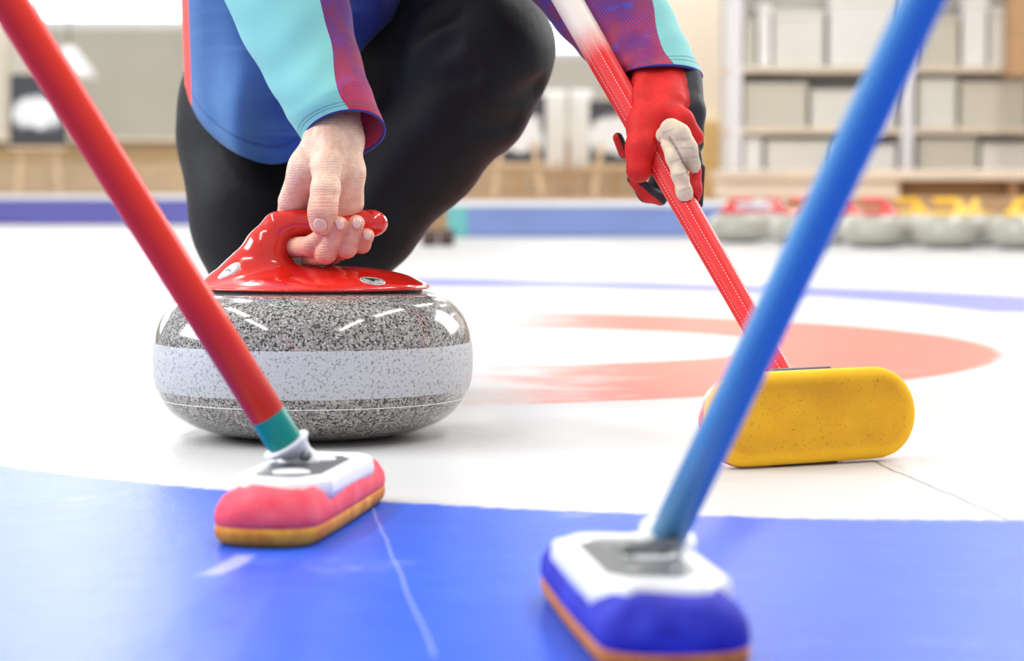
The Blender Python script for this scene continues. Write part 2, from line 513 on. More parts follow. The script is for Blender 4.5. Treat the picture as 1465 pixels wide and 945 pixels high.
# ------------------------------------------------------------------ BROOMS
def stadium(L, W, n=96, ex=2.6):
    """outline points of a rounded bar of length L and width W"""
    pts = []
    r = W / 2; s = L / 2 - r
    for i in range(n):
        a = 2 * PI * i / n
        c, sn = math.cos(a), math.sin(a)
        x = math.copysign(abs(c) ** (2 / ex), c) * r; y = math.copysign(abs(sn) ** (2 / ex), sn) * r
        pts.append((x + math.copysign(s, c) * min(1, abs(c) * (3.0 if ex > 2.3 else 9.0)), y))
    return pts
def loft(name, spec, m, parent, mtx, L, W, n=96, warp=None, cap1=True, ex=2.6):
    rings = []
    for z, inset in spec:
        ring = []
        for i, (x, y) in enumerate(stadium(L - 2 * inset, W - 2 * inset, n, ex)):
            p = Vector((x, y, z))
            if warp: p = warp(p)
            ring.append(mtx @ p)
        rings.append(ring)
    return link(name, rings_mesh(name, rings, True, cap1), m, parent)
def octagon(a, b, ch, sub=10):
    c = [(a, b - ch), (a - ch * 1.3, b), (-a + ch * 1.3, b), (-a, b - ch), (-a, -b + ch), (-a + ch * 1.3, -b), (a - ch * 1.3, -b), (a, -b + ch)]
    pts = []
    for i in range(8):
        p, q = c[i], c[(i + 1) % 8]
        for s in range(sub): pts.append((p[0] + (q[0] - p[0]) * s / sub, p[1] + (q[1] - p[1]) * s / sub))
    return pts
M_WHITE = mat('white_plastic', (232, 232, 234), 0.4, coat=0.0, var=0.02)
M_GREY = mat('grey_plate', (96, 100, 106), 0.45, metal=0.1, var=0.06)
M_SILV = mat('silver_plate', (140, 142, 140), 0.4, metal=0.5, var=0.06)
M_DARK = mat('dark_socket', (60, 58, 58), 0.5)
def fabric(name, rgb, rgb2, bscale=900):
    b = NB(name)
    f = b.smooth(b.noise(40, 4, 0.6), 0.35, 0.7)
    b.set(color=b.mix(f, lin(rgb), lin(rgb2)), rough=0.75, sheen=0.0, spec=0.25)
    b.bump(b.noise(bscale, 3, 0.6), 0.25, 0.0006)
    return b.m
def pad_material(name, hi, lo, wear=None):
    b = NB(name); P = b.uv(); 
    nz = b.noise(35, 5, 0.65)
    col = b.mix(b.smooth(nz, 0.3, 0.7), lin(hi), lin(lo))
    dots = b.smooth(b.noise(700, 2), 0.66, 0.72, 0, 0.35)
    col = b.mix(dots, col, lin((120, 80, 20)))
    b.set(color=col, rough=0.8); b.bump(b.noise(1200, 3, 0.7), 0.35, 0.0005)
    return b.m
def frame_matrix(origin, xdir, zdir):
    z = Vector(zdir).normalized(); x = Vector(xdir); x = (x - z * x.dot(z)).normalized(); y = z.cross(x)
    m = Matrix((x, y, z)).transposed().to_4x4(); m.translation = Vector(origin); return m
def broom_head(root, mtx, L, W, m_pad, m_fab, m_plate, style):
    head = loft('brush_head', [(0.010, 0.0012), (0.016, 0.0), (0.022, 0.0008), (0.029, 0.005), (0.033, 0.011), (0.034, 0.02)], m_fab, root, mtx, L, W,
                warp=lambda p: Vector((p.x, p.y, p.z + 0.0012 * math.sin(p.x * 260 + p.y * 140) * (p.z > 0.018))))
    pad = loft('brush_pad', [(0.0, 0.007), (0.0012, 0.0038), (0.0042, 0.001), (0.009, 0.0), (0.0125, 0.0008)], m_pad, root, mtx, L, W)
    # white shell: raised octagon tray with a recess
    a, bb = L * 0.345, W * 0.455
    spec = [(1.0, 0.024, 1.0), (1.02, 0.029, 1.02), (1.0, 0.0355, 1.0), (0.965, 0.0378, 0.94), (0.80, 0.0385, 0.72), (0.765, 0.0375, 0.68), (0.75, 0.0350, 0.66)]
    oc = octagon(a, bb, W * 0.20)
    rings = []
    for sx, z, sy in spec:
        rings.append([mtx @ Vector((x * sx + (0.0018 * math.sin(y * 170) * (abs(x) > a * 0.8)), y * sy, z)) for x, y in oc])
    shell = link('white_shell', rings_mesh('white_shell', rings, True, True), M_WHITE, root)
    plate = link('centre_plate', rings_mesh('centre_plate', [[mtx @ Vector((x * s * 0.745, y * s * 0.655, z)) for x, y in octagon(a, bb, W * 0.2)] for s, z in ((1, 0.0345), (1, 0.0368), (0.97, 0.0374))]), m_plate, shell)
    for sx in (-1, 1):
        lathe('hub_disc', [(0, 0.0370), (0.0125, 0.0370), (0.0125, 0.0384), (0.0105, 0.0390), (0.0, 0.0390)], M_WHITE if style == 'red' else M_SILV, shell, mtx @ Matrix.Translation((sx * L * 0.155, 0, 0)), 40)
    return shell
def neck(root, base, bdir, end, pdir, r_pole):
    """white swivel neck: foot on the plate, waist, flange under the pole"""
    base = Vector(base); end = Vector(end); bdir = Vector(bdir).normalized(); pdir = Vector(pdir).normalized()
    L = (end - base).length
    rings = []
    N = 16; n = 40
    for i in range(N + 1):
        t = i / N
        h00 = 2 * t ** 3 - 3 * t ** 2 + 1; h10 = t ** 3 - 2 * t ** 2 + t; h01 = -2 * t ** 3 + 3 * t ** 2; h11 = t ** 3 - t ** 2
        p = base * h00 + bdir * (h10 * L) + end * h01 + pdir * (h11 * L)
        d = bdir.lerp(pdir, min(1, t * 1.3)).normalized()
        u = d.cross(Vector((0, 1, 0.1))).normalized(); s = d.cross(u)
        r = np.interp(t, [0, 0.08, 0.2, 0.45, 0.65, 0.80, 0.90, 0.95, 1.0], [1.2, 1.2, 1.0, 0.85, 0.92, 1.08, 1.25, 1.34, 1.30]) * r_pole
        rings.append([p + (u * math.cos(2 * PI * j / n) * r + s * math.sin(2 * PI * j / n) * r) for j in range(n)])
    nk = link('swivel_neck', rings_mesh('swivel_neck', rings), M_WHITE, root)
    # yoke ears and pivot pin
    ax = bdir.cross(pdir)
    if ax.length < 0.05: ax = Vector((1, 0, 0))
    ax.normalize()
    q = base + bdir * r_pole * 0.5
    tube('pivot_pin', [q - ax * r_pole * 1.5, q + ax * r_pole * 1.5], r_pole * 0.28, M_SILV, nk, 20)
    return nk

# --- red pole broom
red_c = Vector((-0.1385, 1.532, 0))
ang = math.radians(90 - 8.5)
ax_red = Vector((math.cos(ang), math.sin(ang), 0))
rb = empty('curling_broom', (red_c.x, red_c.y, 0), 'broom with plain red pole, green band and pink head, leaning across the stone', 'broom')
M_REDPOLE = mat('red_lacquered_pole', (246, 54, 32), 0.36, coat=0.0, spec=0.28, var=0.03, vscale=8)
M_PINK = fabric('pink_fabric', (236, 74, 92), (244, 104, 118))
M_PADY = pad_material('orange_yellow_pad', (196, 104, 14), (236, 168, 56))
mR = frame_matrix(red_c, ax_red, (0, 0, 1))
broom_head(rb, mR, 0.245, 0.071, M_PADY, M_PINK, M_GREY, 'red')
pr0, pr1 = at(408, 633, 1.54), at(10, 0, 1.48)
dirR = (pr1 - pr0).normalized()
gb = pr0 + dirR * 0.0235
tube('green_band', [pr0, pr0 + dirR * 0.0015, gb - dirR * 0.0015, gb], [0.0118, 0.0123, 0.0123, 0.0120], mat('green_tape', (10, 140, 125), 0.4, spec=0.3), rb, 48)
pl = tube('pole', [gb - dirR * 0.001] + [gb + dirR * t for t in (0.1, 0.4, 0.9)], [0.0123] * 4, M_REDPOLE, rb, 48)
nb = at(428, 672, 1.56); nb.z = 0.0365
neck(rb, nb, (0, 0, 1), pr0 - dirR * 0.0005, dirR, 0.0128)

# --- blue pole broom
blue_c = Vector((0.0625, 1.145, 0))
bbm = empty('curling_broom', (blue_c.x, blue_c.y, 0), 'nearest broom, with blue pole and dark blue and white head on blue ice', 'broom')
ang = math.radians(90 + 7)
ax_b = Vector((math.cos(ang), math.sin(ang), 0))
mB = frame_matrix(blue_c, ax_b, (0, 0, 1))
M_BLUEPOLE = mat('blue_lacquered_pole', (80, 144, 186), 0.33, coat=0.08, spec=0.35, var=0.03, vscale=8)
M_NAVY = fabric('blue_fabric', (34, 36, 160), (52, 60, 190))
M_PADO = pad_material('brown_orange_pad', (170, 92, 30), (205, 130, 60))
broom_head(bbm, mB, 0.245, 0.074, M_PADO, M_NAVY, M_SILV, 'blue')
pb0, pb1 = at(957, 763, 1.17), at(1320, 0, 1.01)
dirB = (pb1 - pb0).normalized()
tube('pole', [pb0 + dirB * t for t in (0, 0.1, 0.3, 0.7)], [0.0097] * 4, M_BLUEPOLE, bbm, 48)
nb2 = Vector((0.0690, 1.150, 0.0365))
neck(bbm, nb2, (0, 0, 1), pb0 - dirB * 0.0005, dirB, 0.0115)
# --- yellow pad broom, tilted on its edge
yc = at(1168, 604, 1.85)
th = math.radians(24)
xd = Vector((math.cos(th), math.sin(th), 0.012))
nrm = Vector((math.sin(th), -math.cos(th), 0.10)).normalized()   # pad faces the lens
# head local z runs from the pad to the pole
mY = frame_matrix((0, 0, 0), xd, -nrm)
W_Y, L_Y = 0.0755, 0.196
yc2 = Vector((yc.x, yc.y, 0.0)); 
mY.translation = yc
low = min((mY @ Vector((x, y, z))).z for (x, y) in stadium(L_Y, W_Y) for z in (0.003, 0.012, 0.024))
mY.translation = yc - Vector((0, 0, low))
ybm = empty('curling_broom', (yc.x, yc.y, 0), 'broom held by the gloved hand, red pole with dashes, yellow pad tipped on edge', 'broom')
def ypad():
    b = NB('yellow_pad'); 
    u, v, w = b.sep(b.scalevec(b.obj(), (1, 1, 1)))
    nz = b.noise(28, 5, 0.7)
    col = b.mix(b.smooth(nz, 0.25, 0.75), lin((255, 200, 34)), lin((250, 184, 20)))
    a = b.n.new('ShaderNodeAttribute'); a.attribute_name = 'wear'
    wn = b.M('MULTIPLY', a.outputs['Fac'], b.smooth(b.noise(18, 4), 0.2, 0.75, 0.45, 1.0))
    col = b.mix(wn, col, lin((204, 144, 20)))
    dots = b.M('MULTIPLY', b.smooth(b.noise(520, 2), 0.64, 0.70), 0.6)
    col = b.mix(b.M('MULTIPLY', dots, a.outputs['Fac']), col, lin((120, 84, 40)))
    b.set(color=col, rough=0.85); b.bump(b.noise(1300, 3, 0.7), 0.4, 0.0005)
    return b.m
M_YP = ypad()
rings = []; wear = []
spec = [(0.0125, 0.0008, 0), (0.009, 0.0, 0), (0.0042, 0.001, 0), (0.0012, 0.0042, 0.05), (0.0004, 0.008, 0.5), (0.0012, 0.012, 1), (0.0018, 0.02, 1), (0.0020, 0.027, 0.9), (0.0020, 0.034, 0.85)]
n = 120
for z, inset, wv in spec:
    rings.append([mY @ Vector((x, y, z)) for x, y in stadium(L_Y - 2 * inset, W_Y - 2 * inset, n, 2.02)]); wear += [wv] * n
me = rings_mesh('brush_pad', rings, True, True)
at_ = me.attributes.new('wear', 'FLOAT', 'POINT'); at_.data.foreach_set('value', wear)
link('brush_pad', me, M_YP, ybm)
loft('brush_head', [(0.0118, 0.0014), (0.014, -0.0002), (0.020, 0.0008), (0.028, 0.005), (0.033, 0.012)], fabric('coral_fabric', (232, 70, 70), (246, 232, 228)), ybm, mY, L_Y, W_Y, ex=2.02)
oc = octagon(0.036, W_Y / 2 + 0.0022, 0.008)
clip = link('metal_clip', rings_mesh('metal_clip', [[mY @ Vector((x * s, y * s, z)) for x, y in oc] for s, z in ((0.97, 0.0155), (1, 0.0165), (1, 0.0245), (0.97, 0.026))]), M_GREY, ybm)
mod_bevel(clip, 0.0006)
a, bb = 0.065, W_Y * 0.42
link('white_shell', rings_mesh('white_shell', [[mY @ Vector((x * s, y * s, z)) for x, y in octagon(a, bb, 0.016)] for s, z in ((1, 0.028), (1, 0.036), (0.95, 0.038))]), M_WHITE, ybm)
py_end = at(1140, 574, 1.925)
def polemat():
    b = NB('dashed_red_pole'); u, v, _ = b.sep(b.uv())
    col = b.mix(b.noise(40, 3), lin((212, 28, 30)), lin((226, 40, 40)))
    top = b.M('ADD', v, b.M('MULTIPLY', b.M('SUBTRACT', b.noise(30, 2), 0.5), 0.03))
    def dash(uc, w, f, lo, hi):
        m = b.M('LESS_THAN', b.M('ABSOLUTE', b.M('SUBTRACT', u, uc)), w)
        m = b.M('MULTIPLY', m, b.M('LESS_THAN', b.M('FRACT', b.M('MULTIPLY', v, f)), 0.55))
        return b.M('MULTIPLY', m, b.M('MULTIPLY', b.M('GREATER_THAN', v, lo), b.M('LESS_THAN', v, hi)))
    for uc, w, f, lo, hi in POLE_DASH:
        col = b.mix(b.M('MULTIPLY', dash(uc, w, f, lo, hi), 0.55), col, lin((250, 215, 205)))
    col = b.mix(b.smooth(top, 0.62, 0.70), col, lin((228, 216, 200)))
    b.set(color=col, rough=0.42, spec=0.3)
    return b.m
POLE_DASH = [(0.10 * k, 0.006, 190, 0.0, 0.66) for k in (1.2, 2.6, 4.1, 6.2, 8.2)]
ptop = at(795, -30, 2.20); pbot = py_end
d = ptop - pbot
ptop2 = pbot + d * 1.25
rr = []
P4 = [pbot + d * (1.25 * t / 40) for t in range(41)]
R4 = [0.0099 + (0.0138 - 0.0099) * min(1, t * 1.25 / 40) for t in range(41)]
# hand grips between; keep uv v along the whole pole
tube('pole', P4, R4, polemat(), ybm, 48)
neck(ybm, mY @ Vector((-0.008, 0.0, 0.037)), -nrm, pbot - d.normalized() * 0.0005, d.normalized(), 0.0105)

# ------------------------------------------------------------------ PERSON
def PX(D): return D / F_PX      # metres in one pixel at distance D
def q3(t):  # (px,py,D) -> np
    return np.array(at(*t))
def chain(P, pts, k=0.004):
    d = None
    for (a, b) in zip(pts[:-1], pts[1:]):
        s = sd_cone(P, q3(a[:3]), q3(b[:3]), a[3] * PX(a[2]), b[3] * PX(b[2]))
        d = s if d is None else smin(d, s, k)
    return d
FING = [
    [(415, 292, 2.100, 17), (408, 330, 2.110, 14), (420, 353, 2.092, 14.5), (444, 352, 2.058, 14), (464, 335, 2.050, 12)],
    [(440, 298, 2.112, 17), (428, 340, 2.122, 14), (444, 367, 2.095, 14.5), (466, 362, 2.052, 15), (486, 321, 2.040, 11.8)],
    [(470, 296, 2.112, 16), (462, 342, 2.120, 13.5), (474, 364, 2.095, 13.5), (496, 355, 2.052, 13.8), (510, 319, 2.042, 11.8)],
    [(498, 290, 2.105, 16), (492, 336, 2.112, 12), (502, 352, 2.092, 11.5), (518, 350, 2.060, 11.5), (525, 337, 2.050, 10.6)],
]
def f_hand(P):
    arm = chain(P, [(440, 60, 2.17, 30), (464, 140, 2.12, 31), (477, 192, 2.085, 29)], 0.02)
    arm = smin(arm, chain(P, [(490, 150, 2.135, 24), (492, 200, 2.10, 23)], 0.01), 0.018)
    palm = chain(P, [(466, 196, 2.085, 27), (440, 240, 2.085, 24), (416, 288, 2.095, 18.5)], 0.012)
    for x, y, D, r in ((440, 288, 2.108, 18), (470, 288, 2.110, 18), (499, 284, 2.104, 18)):
        palm = smin(palm, chain(P, [(478, 200, 2.100, 26), (x, y, D, r)]), 0.010)
    # heel of the hand on the right
    heel = chain(P, [(490, 205, 2.083, 23), (498, 245, 2.076, 22), (502, 290, 2.086, 19)], 0.010)
    heel = smin(heel, chain(P, [(480, 225, 2.075, 20), (482, 262, 2.076, 17), (484, 296, 2.086, 16)], 0.008), 0.008)
    palm = smin(palm, heel, 0.012)
    d = smin(arm, palm, 0.018)
    # thumb
    th = chain(P, [(472, 200, 2.076, 26), (469, 238, 2.058, 22), (465.5, 272, 2.042, 18.8), (461.5, 302, 2.035, 18.8), (460.5, 319, 2.038, 17.6)], 0.008)
    d = smin(d, th, 0.006)
    # knuckle of the thumb
    d = smin(d, sd_ell(P, q3((463, 290, 2.036)), A([19.2, 15, 15]) * PX(2.03)), 0.004)
    for k, fg in enumerate(FING):
        f = chain(P, fg, 0.0035)
        d = smin(d, f, 0.0012)
    # tendons and creases
    wr = np.zeros(len(P), np.float32)
    for (a, b, w, amp) in (((440, 252, 2.05), (448, 278, 2.045), 0.0022, 0.0018), ((430, 262, 2.06), (446, 256, 2.05), 0.002, 0.0012),
                           ((425, 290, 2.07), (447, 284, 2.06), 0.0018, 0.0012), ((486, 262, 2.05), (500, 240, 2.05), 0.0022, 0.0022),
                           ((483, 288, 2.055), (491, 240, 2.052), 0.0022, 0.0024),
        ((448, 216, 2.05), (462, 236, 2.04), 0.0018, 0.0010), ((505, 230, 2.05), (512, 262, 2.055), 0.0018, 0.0012), ((404, 285, 2.07), (446, 291, 2.06), 0.0016, 0.0014)):
        wr += amp * np.exp(-(np.maximum(sd_cone(P, q3(a), q3(b), 0, 0), 0) / w) ** 2)
    # transverse creases over the thumb joint
    q = P - A(q3((463, 291, 2.03)))
    wr += 0.00035 * np.cos(q[:, 2] * 2 * PI / 0.0034) * np.exp(-(q[:, 2] / 0.009) ** 2) * (np.abs(q[:, 0]) < 0.012)
    for a, b, amp in (((462, 175, 2.08), (457, 262, 2.04), -0.0012), ((480, 170, 2.08), (492, 240, 2.06), -0.0008)):
        wr += amp * np.exp(-(np.maximum(sd_cone(P, q3(a), q3(b), 0, 0), 0) / 0.004) ** 2)
    return d + wr
V1, F1 = nets(f_hand, np.array(at(385, 395, 2.15)) * [1, 0, 1] + [0, 2.01, 0], np.array(at(540, 95, 2.15)) * [1, 0, 1] + [0.004, 2.165, 0], 0.00105)
V1 = relax(V1, F1, 1, 0.35)
# rest of the body under the clothes
FARH = [(940, 108, 2.14), (958, 240, 2.09)]
def f_body(P):
    d = chain(P, [(425, -420, 2.50, 110), (420, -150, 2.52, 120), (415, 60, 2.55, 110)], 0.05)      # trunk
    d = smin(d, chain(P, [(330, -440, 2.50, 55), (560, -440, 2.50, 55)], 0.05), 0.06)               # shoulders
    d = smin(d, chain(P, [(320, -430, 2.50, 45), (395, -150, 2.26, 36), (440, 60, 2.17, 28)], 0.02), 0.03)
    d = smin(d, chain(P, [(600, -430, 2.50, 45), (800, -120, 2.32, 36), (893, 30, 2.22, 28), (940, 105, 2.15, 24), (955, 180, 2.10, 24)], 0.02), 0.03)
    d = smin(d, chain(P, [(460, 60, 2.58, 80), (675, 60, 2.42, 66), (520, 280, 2.44, 46), (470, 480, 2.42, 34)], 0.02), 0.03)
    d = smin(d, chain(P, [(380, 60, 2.58, 80), (360, 200, 2.56, 64), (370, 360, 2.52, 50), (388, 480, 2.50, 34)], 0.02), 0.03)
    d = smin(d, chain(P, [(455, -470, 2.45, 42), (465, -560, 2.40, 40)], 0.02), 0.02)               # neck
    hd = sd_ell(P, q3((475, -650, 2.36)), (0.073, 0.092, 0.112))
    hd = smin(hd, sd_ell(P, q3((475, -610, 2.30)), (0.045, 0.05, 0.055)), 0.03)                      # jaw
    hd = smin(hd, sd_ell(P, q3((475, -632, 2.262)), (0.010, 0.016, 0.020)), 0.01)                    # nose
    for s in (-1, 1):
        hd = smin(hd, sd_ell(P, q3((475 + s * 101, -640, 2.38)), (0.006, 0.016, 0.028)), 0.004)      # ears
        e = sd_ell(P, q3((475 + s * 44, -655, 2.262)), (0.016, 0.014, 0.010))
        hd = np.maximum(hd, -e)
    return smin(d, hd, 0.02)
V2, F2 = nets(f_body, (-0.45, 2.15, 0.02), (0.34, 2.80, 1.10), 0.0085)
V2 = relax(V2, F2, 2, 0.5)
VV = np.concatenate([V1, V2]); FF = np.concatenate([F1, F2 + len(V1)])
person = link('person', np_mesh('person', VV, FF), None)
def skin():
    b = NB('skin'); a = b.n.new('ShaderNodeAttribute'); a.attribute_name = 'Col'
    nz = b.smooth(b.noise(110, 4, 0.6), 0.3, 0.7)
    col = b.mix(b.M('MULTIPLY', nz, 0.42), a.outputs['Color'], lin((206, 122, 96)))
    vein = b.smooth(b.noise(420, 3, 0.6), 0.55, 0.75, 0, 0.18)
    col = b.mix(vein, col, lin((238, 214, 196)))
    b.set(color=col, rough=0.45, sss=0.12, spec=0.45)
    b.b.inputs['Subsurface Radius'].default_value = (0.006, 0.002, 0.001)
    b.b.inputs['Subsurface Scale'].default_value = 0.5
    w = b.n.new('ShaderNodeTexWave'); w.inputs['Scale'].default_value = 130; w.inputs['Distortion'].default_value = 6; w.bands_direction = 'Z'
    b.put(w.inputs['Vector'], b.obj())
    h = b.M('ADD', b.M('MULTIPLY', b.voro(1300), 0.6), b.M('MULTIPLY', w.outputs['Fac'], 0.5))
    b.bump(b.M('ADD', h, b.M('MULTIPLY', b.noise(300, 4, 0.7), 1.6)), 0.55, 0.0007)
    return b.m
person.data.materials.append(skin())
base = np.array(lin((240, 208, 178))); redd = np.array(lin((228, 146, 120))); pink = np.array(lin((222, 150, 132)))
col = np.tile(base, (len(VV), 1))
dmin = np.full(len(VV), 9.0)
for fg in FING:
    for c in fg[1:]:
        dmin = np.minimum(dmin, np.linalg.norm(VV - q3(c[:3]), axis=1) - 0.004)
dmin = np.minimum(dmin, np.linalg.norm(VV - q3((461, 305, 2.03)), axis=1) - 0.001)
dmin = np.minimum(dmin, np.linalg.norm(VV - q3((415, 275, 2.07)), axis=1) + 0.006)
w = np.clip(1 - dmin / 0.030, 0, 1)[:, None] ** 1.3 * 0.95
col = col * (1 - w) + redd * w
set_color(person.data, col)
tag(person, 'crouching person in blue and teal jersey and black trousers, one hand gloved', 'person')

# finger nails
M_NAIL = mat('fingernail', (236, 186, 168), 0.2, coat=0.5, var=0.03)
M_CUT = mat('cuticle_skin', (186, 108, 88), 0.5, var=0.03)
for (px, py, rx, ry, up) in ((458, 323, 0.0069, 0.0074, (0.0, 0, 1)), (487, 320, 0.0045, 0.0068, (0.0, 0, 1)), (510.5, 318, 0.0046, 0.0068, (0.05, 0, 1)), (525.5, 336, 0.0040, 0.0058, (0.12, 0, 1))):
    c = on_surface_from_cam(f_hand, px, py, 2.05)
    gz = grad(f_hand, A([c]))[0]
    right = np.cross(np.array(up), gz)
    o, *_ = decal('fingernail', f_hand, c, right, rx, ry, 0.00045, M_NAIL, None, dome=0.0003, rings=5, n=28)
    o.parent = person
    q, *_ = decal('cuticle', f_hand, c, right, rx * 1.13, ry * 1.10, 0.00012, M_CUT, None, rings=5, n=28)
    q.parent = o

# ---- trousers
def wavefold(P, amp=0.004):
    x, y, z = P[:, 0], P[:, 1], P[:, 2]
    return amp * (np.sin(38 * x + 25 * z + 2 * np.sin(17 * z + 9 * y)) * 0.5 + np.sin(61 * z - 33 * x + 3 * np.sin(21 * x)) * 0.3 + np.sin(90 * x + 70 * z + 20 * y) * 0.12)
def f_trou(P):
    leg = chain(P, [(440, 80, 2.62, 120), (560, 60, 2.55, 112), (675, 72, 2.40, 96)], 0.04)
    leg = smin(leg, sd_ell(P, q3((688, 70, 2.385)), A([92, 90, 84]) * PX(2.385)), 0.03)
    shin = chain(P, [(690, 78, 2.39, 86), (660, 150, 2.40, 84), (590, 225, 2.42, 80), (530, 300, 2.43, 70), (478, 380, 2.43, 60), (468, 500, 2.42, 56)], 0.03)
    leg = smin(leg, shin, 0.03)
    oth = chain(P, [(370, 60, 2.62, 100), (352, 190, 2.58, 88), (362, 300, 2.54, 80), (385, 480, 2.50, 60)], 0.04)
    d = smin(leg, oth, 0.025)
    mid = chain(P, [(450, 120, 2.62, 95), (455, 260, 2.60, 80), (440, 360, 2.58, 65)], 0.04)
    d = smin(d, mid, 0.03)
    d = np.maximum(d, 0.055 - P[:, 2])
    f = np.zeros(len(P), np.float32)
    for (a, b, w, amp) in (((578, 118, 2.33), (672, 106, 2.32), 0.010, 0.016), ((590, 100, 2.33), (640, 62, 2.32), 0.012, 0.014), ((560, 150, 2.34), (590, 118, 2.33), 0.012, 0.012),
                           ((772, 128, 2.36), (740, 152, 2.33), 0.012, 0.014), ((735, 178, 2.36), (690, 185, 2.33), 0.012, 0.010), ((560, 40, 2.35), (640, 20, 2.34), 0.014, 0.012),
                           ((610, 262, 2.35), (650, 215, 2.34), 0.008, 0.004), ((540, 340, 2.36), (600, 250, 2.35), 0.008, 0.004)):
        f += amp * np.exp(-(np.maximum(sd_cone(P, q3(a), q3(b), 0, 0), 0) / w) ** 2)
    return d + f + wavefold(P, 0.0045)
V, Fc = nets(f_trou, (-0.40, 2.22, 0.045), (0.10, 2.76, 0.53), 0.0048)
V = relax(V, Fc, 1, 0.4)
def trou_mat():
    b = NB('black_trouser_fabric')
    b.set(color=b.mix(b.noise(20, 3), lin((12, 11, 12)), lin((22, 21, 22))), rough=0.62, sheen=0.03, spec=0.24)
    b.b.inputs['Sheen Tint'].default_value = (0.8, 0.85, 1.0, 1)
    b.b.inputs['Sheen Roughness'].default_value = 0.35
    b.bump(b.M('ADD', b.noise(45, 4, 0.6), b.M('MULTIPLY', b.noise(1500, 2), 0.15)), 0.35, 0.004)
    return b.m
tr = link('trousers', np_mesh('trousers', V, Fc), trou_mat()); tr.parent = person
# shoes
M_SHOE = mat('black_shoe', (20, 20, 22), 0.45, var=0.1)
M_SOLE = mat('dark_sole', (40, 40, 44), 0.6)
for (px, D, dx, gx) in ((478, 2.40, 0.02, 0), (392, 2.50, -0.01, 1)):
    c = at(px, 500, D); cx, cy = c.x, c.y
    def f_shoe(P):
        d = sd_cone(P, (cx, cy + 0.06, 0.045), (cx + dx, cy - 0.13, 0.032), 0.040, 0.034)
        d = smin(d, sd_cone(P, (cx, cy + 0.03, 0.05), (cx, cy + 0.035, 0.11), 0.042, 0.046), 0.03)
        return np.maximum(d, 0.010 - P[:, 2])
    V, Fc = nets(f_shoe, (cx - 0.13, cy - 0.19, 0.0), (cx + 0.13, cy + 0.13, 0.17), 0.005)
    V = relax(V, Fc, 2, 0.5)
    sh = link('shoe', np_mesh('shoe', V, Fc), M_SHOE); sh.parent = person
    def f_sole(P):
        d = sd_cone(P * A([1, 1, 0]), (cx, cy + 0.06, 0), (cx + dx, cy - 0.13, 0), 0.043, 0.038)
        return np.maximum(np.maximum(d, P[:, 2] - 0.014), 0.0006 - P[:, 2])
    V, Fc = nets(f_sole, (cx - 0.13, cy - 0.19, -0.006), (cx + 0.13, cy + 0.13, 0.024), 0.004)
    so = link('sole', np_mesh('sole', V, Fc), M_SOLE); so.parent = sh

# hair (above the frame, seen only in reflections)
def f_hair(P):
    d = sd_ell(P, q3((475, -668, 2.385)), (0.082, 0.096, 0.112))
    return np.maximum(d, -sd_ell(P, q3((475, -605, 2.26)), (0.075, 0.075, 0.10)))
V, Fc = nets(f_hair, (-0.32, 2.22, 0.70), (-0.05, 2.55, 1.06), 0.007)
V = relax(V, Fc, 2, 0.5)
hr = link('hair', np_mesh('hair', V, Fc), mat('brown_hair', (70, 50, 38), 0.6, bump=0.5, bscale=300)); hr.parent = person

# ---- jersey body
def jersey_mat(name='jersey_fabric'):
    b = NB(name); u, v, _ = b.sep(b.uv()); P = b.obj(); X, Y, Z = b.sep(P)
    big = b.smooth(b.noise(7, 3, 0.5), 0.35, 0.65)
    side = b.smooth(X, -0.30, -0.22)          # left sheen painted in as pale blue, fading to deep blue
    c1 = b.mix(big, lin((58, 100, 152)), lin((80, 122, 170)))
    c2 = b.mix(big, lin((26, 46, 120)), lin((40, 74, 148)))
    col = b.mix(side, c1, c2)
    # deep blue shape near the sleeve
    st = b.M('MULTIPLY', b.smooth(b.noise(1.0, 2, 0.5, b.scalevec(P, (3, 3, 60))), 0.5, 0.7), 0.25)
    col = b.mix(st, col, lin((96, 140, 190)))
    nv = b.smooth(X, -0.185, -0.13)
    col = b.mix(nv, col, lin((24, 34, 104)))
    col = b.mix(b.M('LESS_THAN', b.M('ABSOLUTE', b.M('SUBTRACT', u, 0.520)), 0.043), col, lin((236, 84, 74)))
    ed = b.M('MULTIPLY', b.M('LESS_THAN', b.M('ABSOLUTE', b.M('SUBTRACT', v, 0.965)), 0.003), 0.4)
    col = b.mix(ed, col, lin((30, 40, 90)))
    b.set(color=col, rough=0.7, sheen=0.05, spec=0.25)
    b.bump(b.M('ADD', b.noise(26, 3), b.M('MULTIPLY', b.noise(1500, 2), 0.1)), 0.3, 0.003)
    return b.m
hemx = [240, 262, 272, 290, 330, 380, 418, 450, 490, 520, 560, 600, 650, 700]
hemy = [100, 118, 148, 180, 215, 234, 228, 195, 120, 70, 30, 0, -40, -80]
HEM = np.array(catmull(list(zip(hemx, hemy)), 10))
rings = []; NR, NA = 46, 160
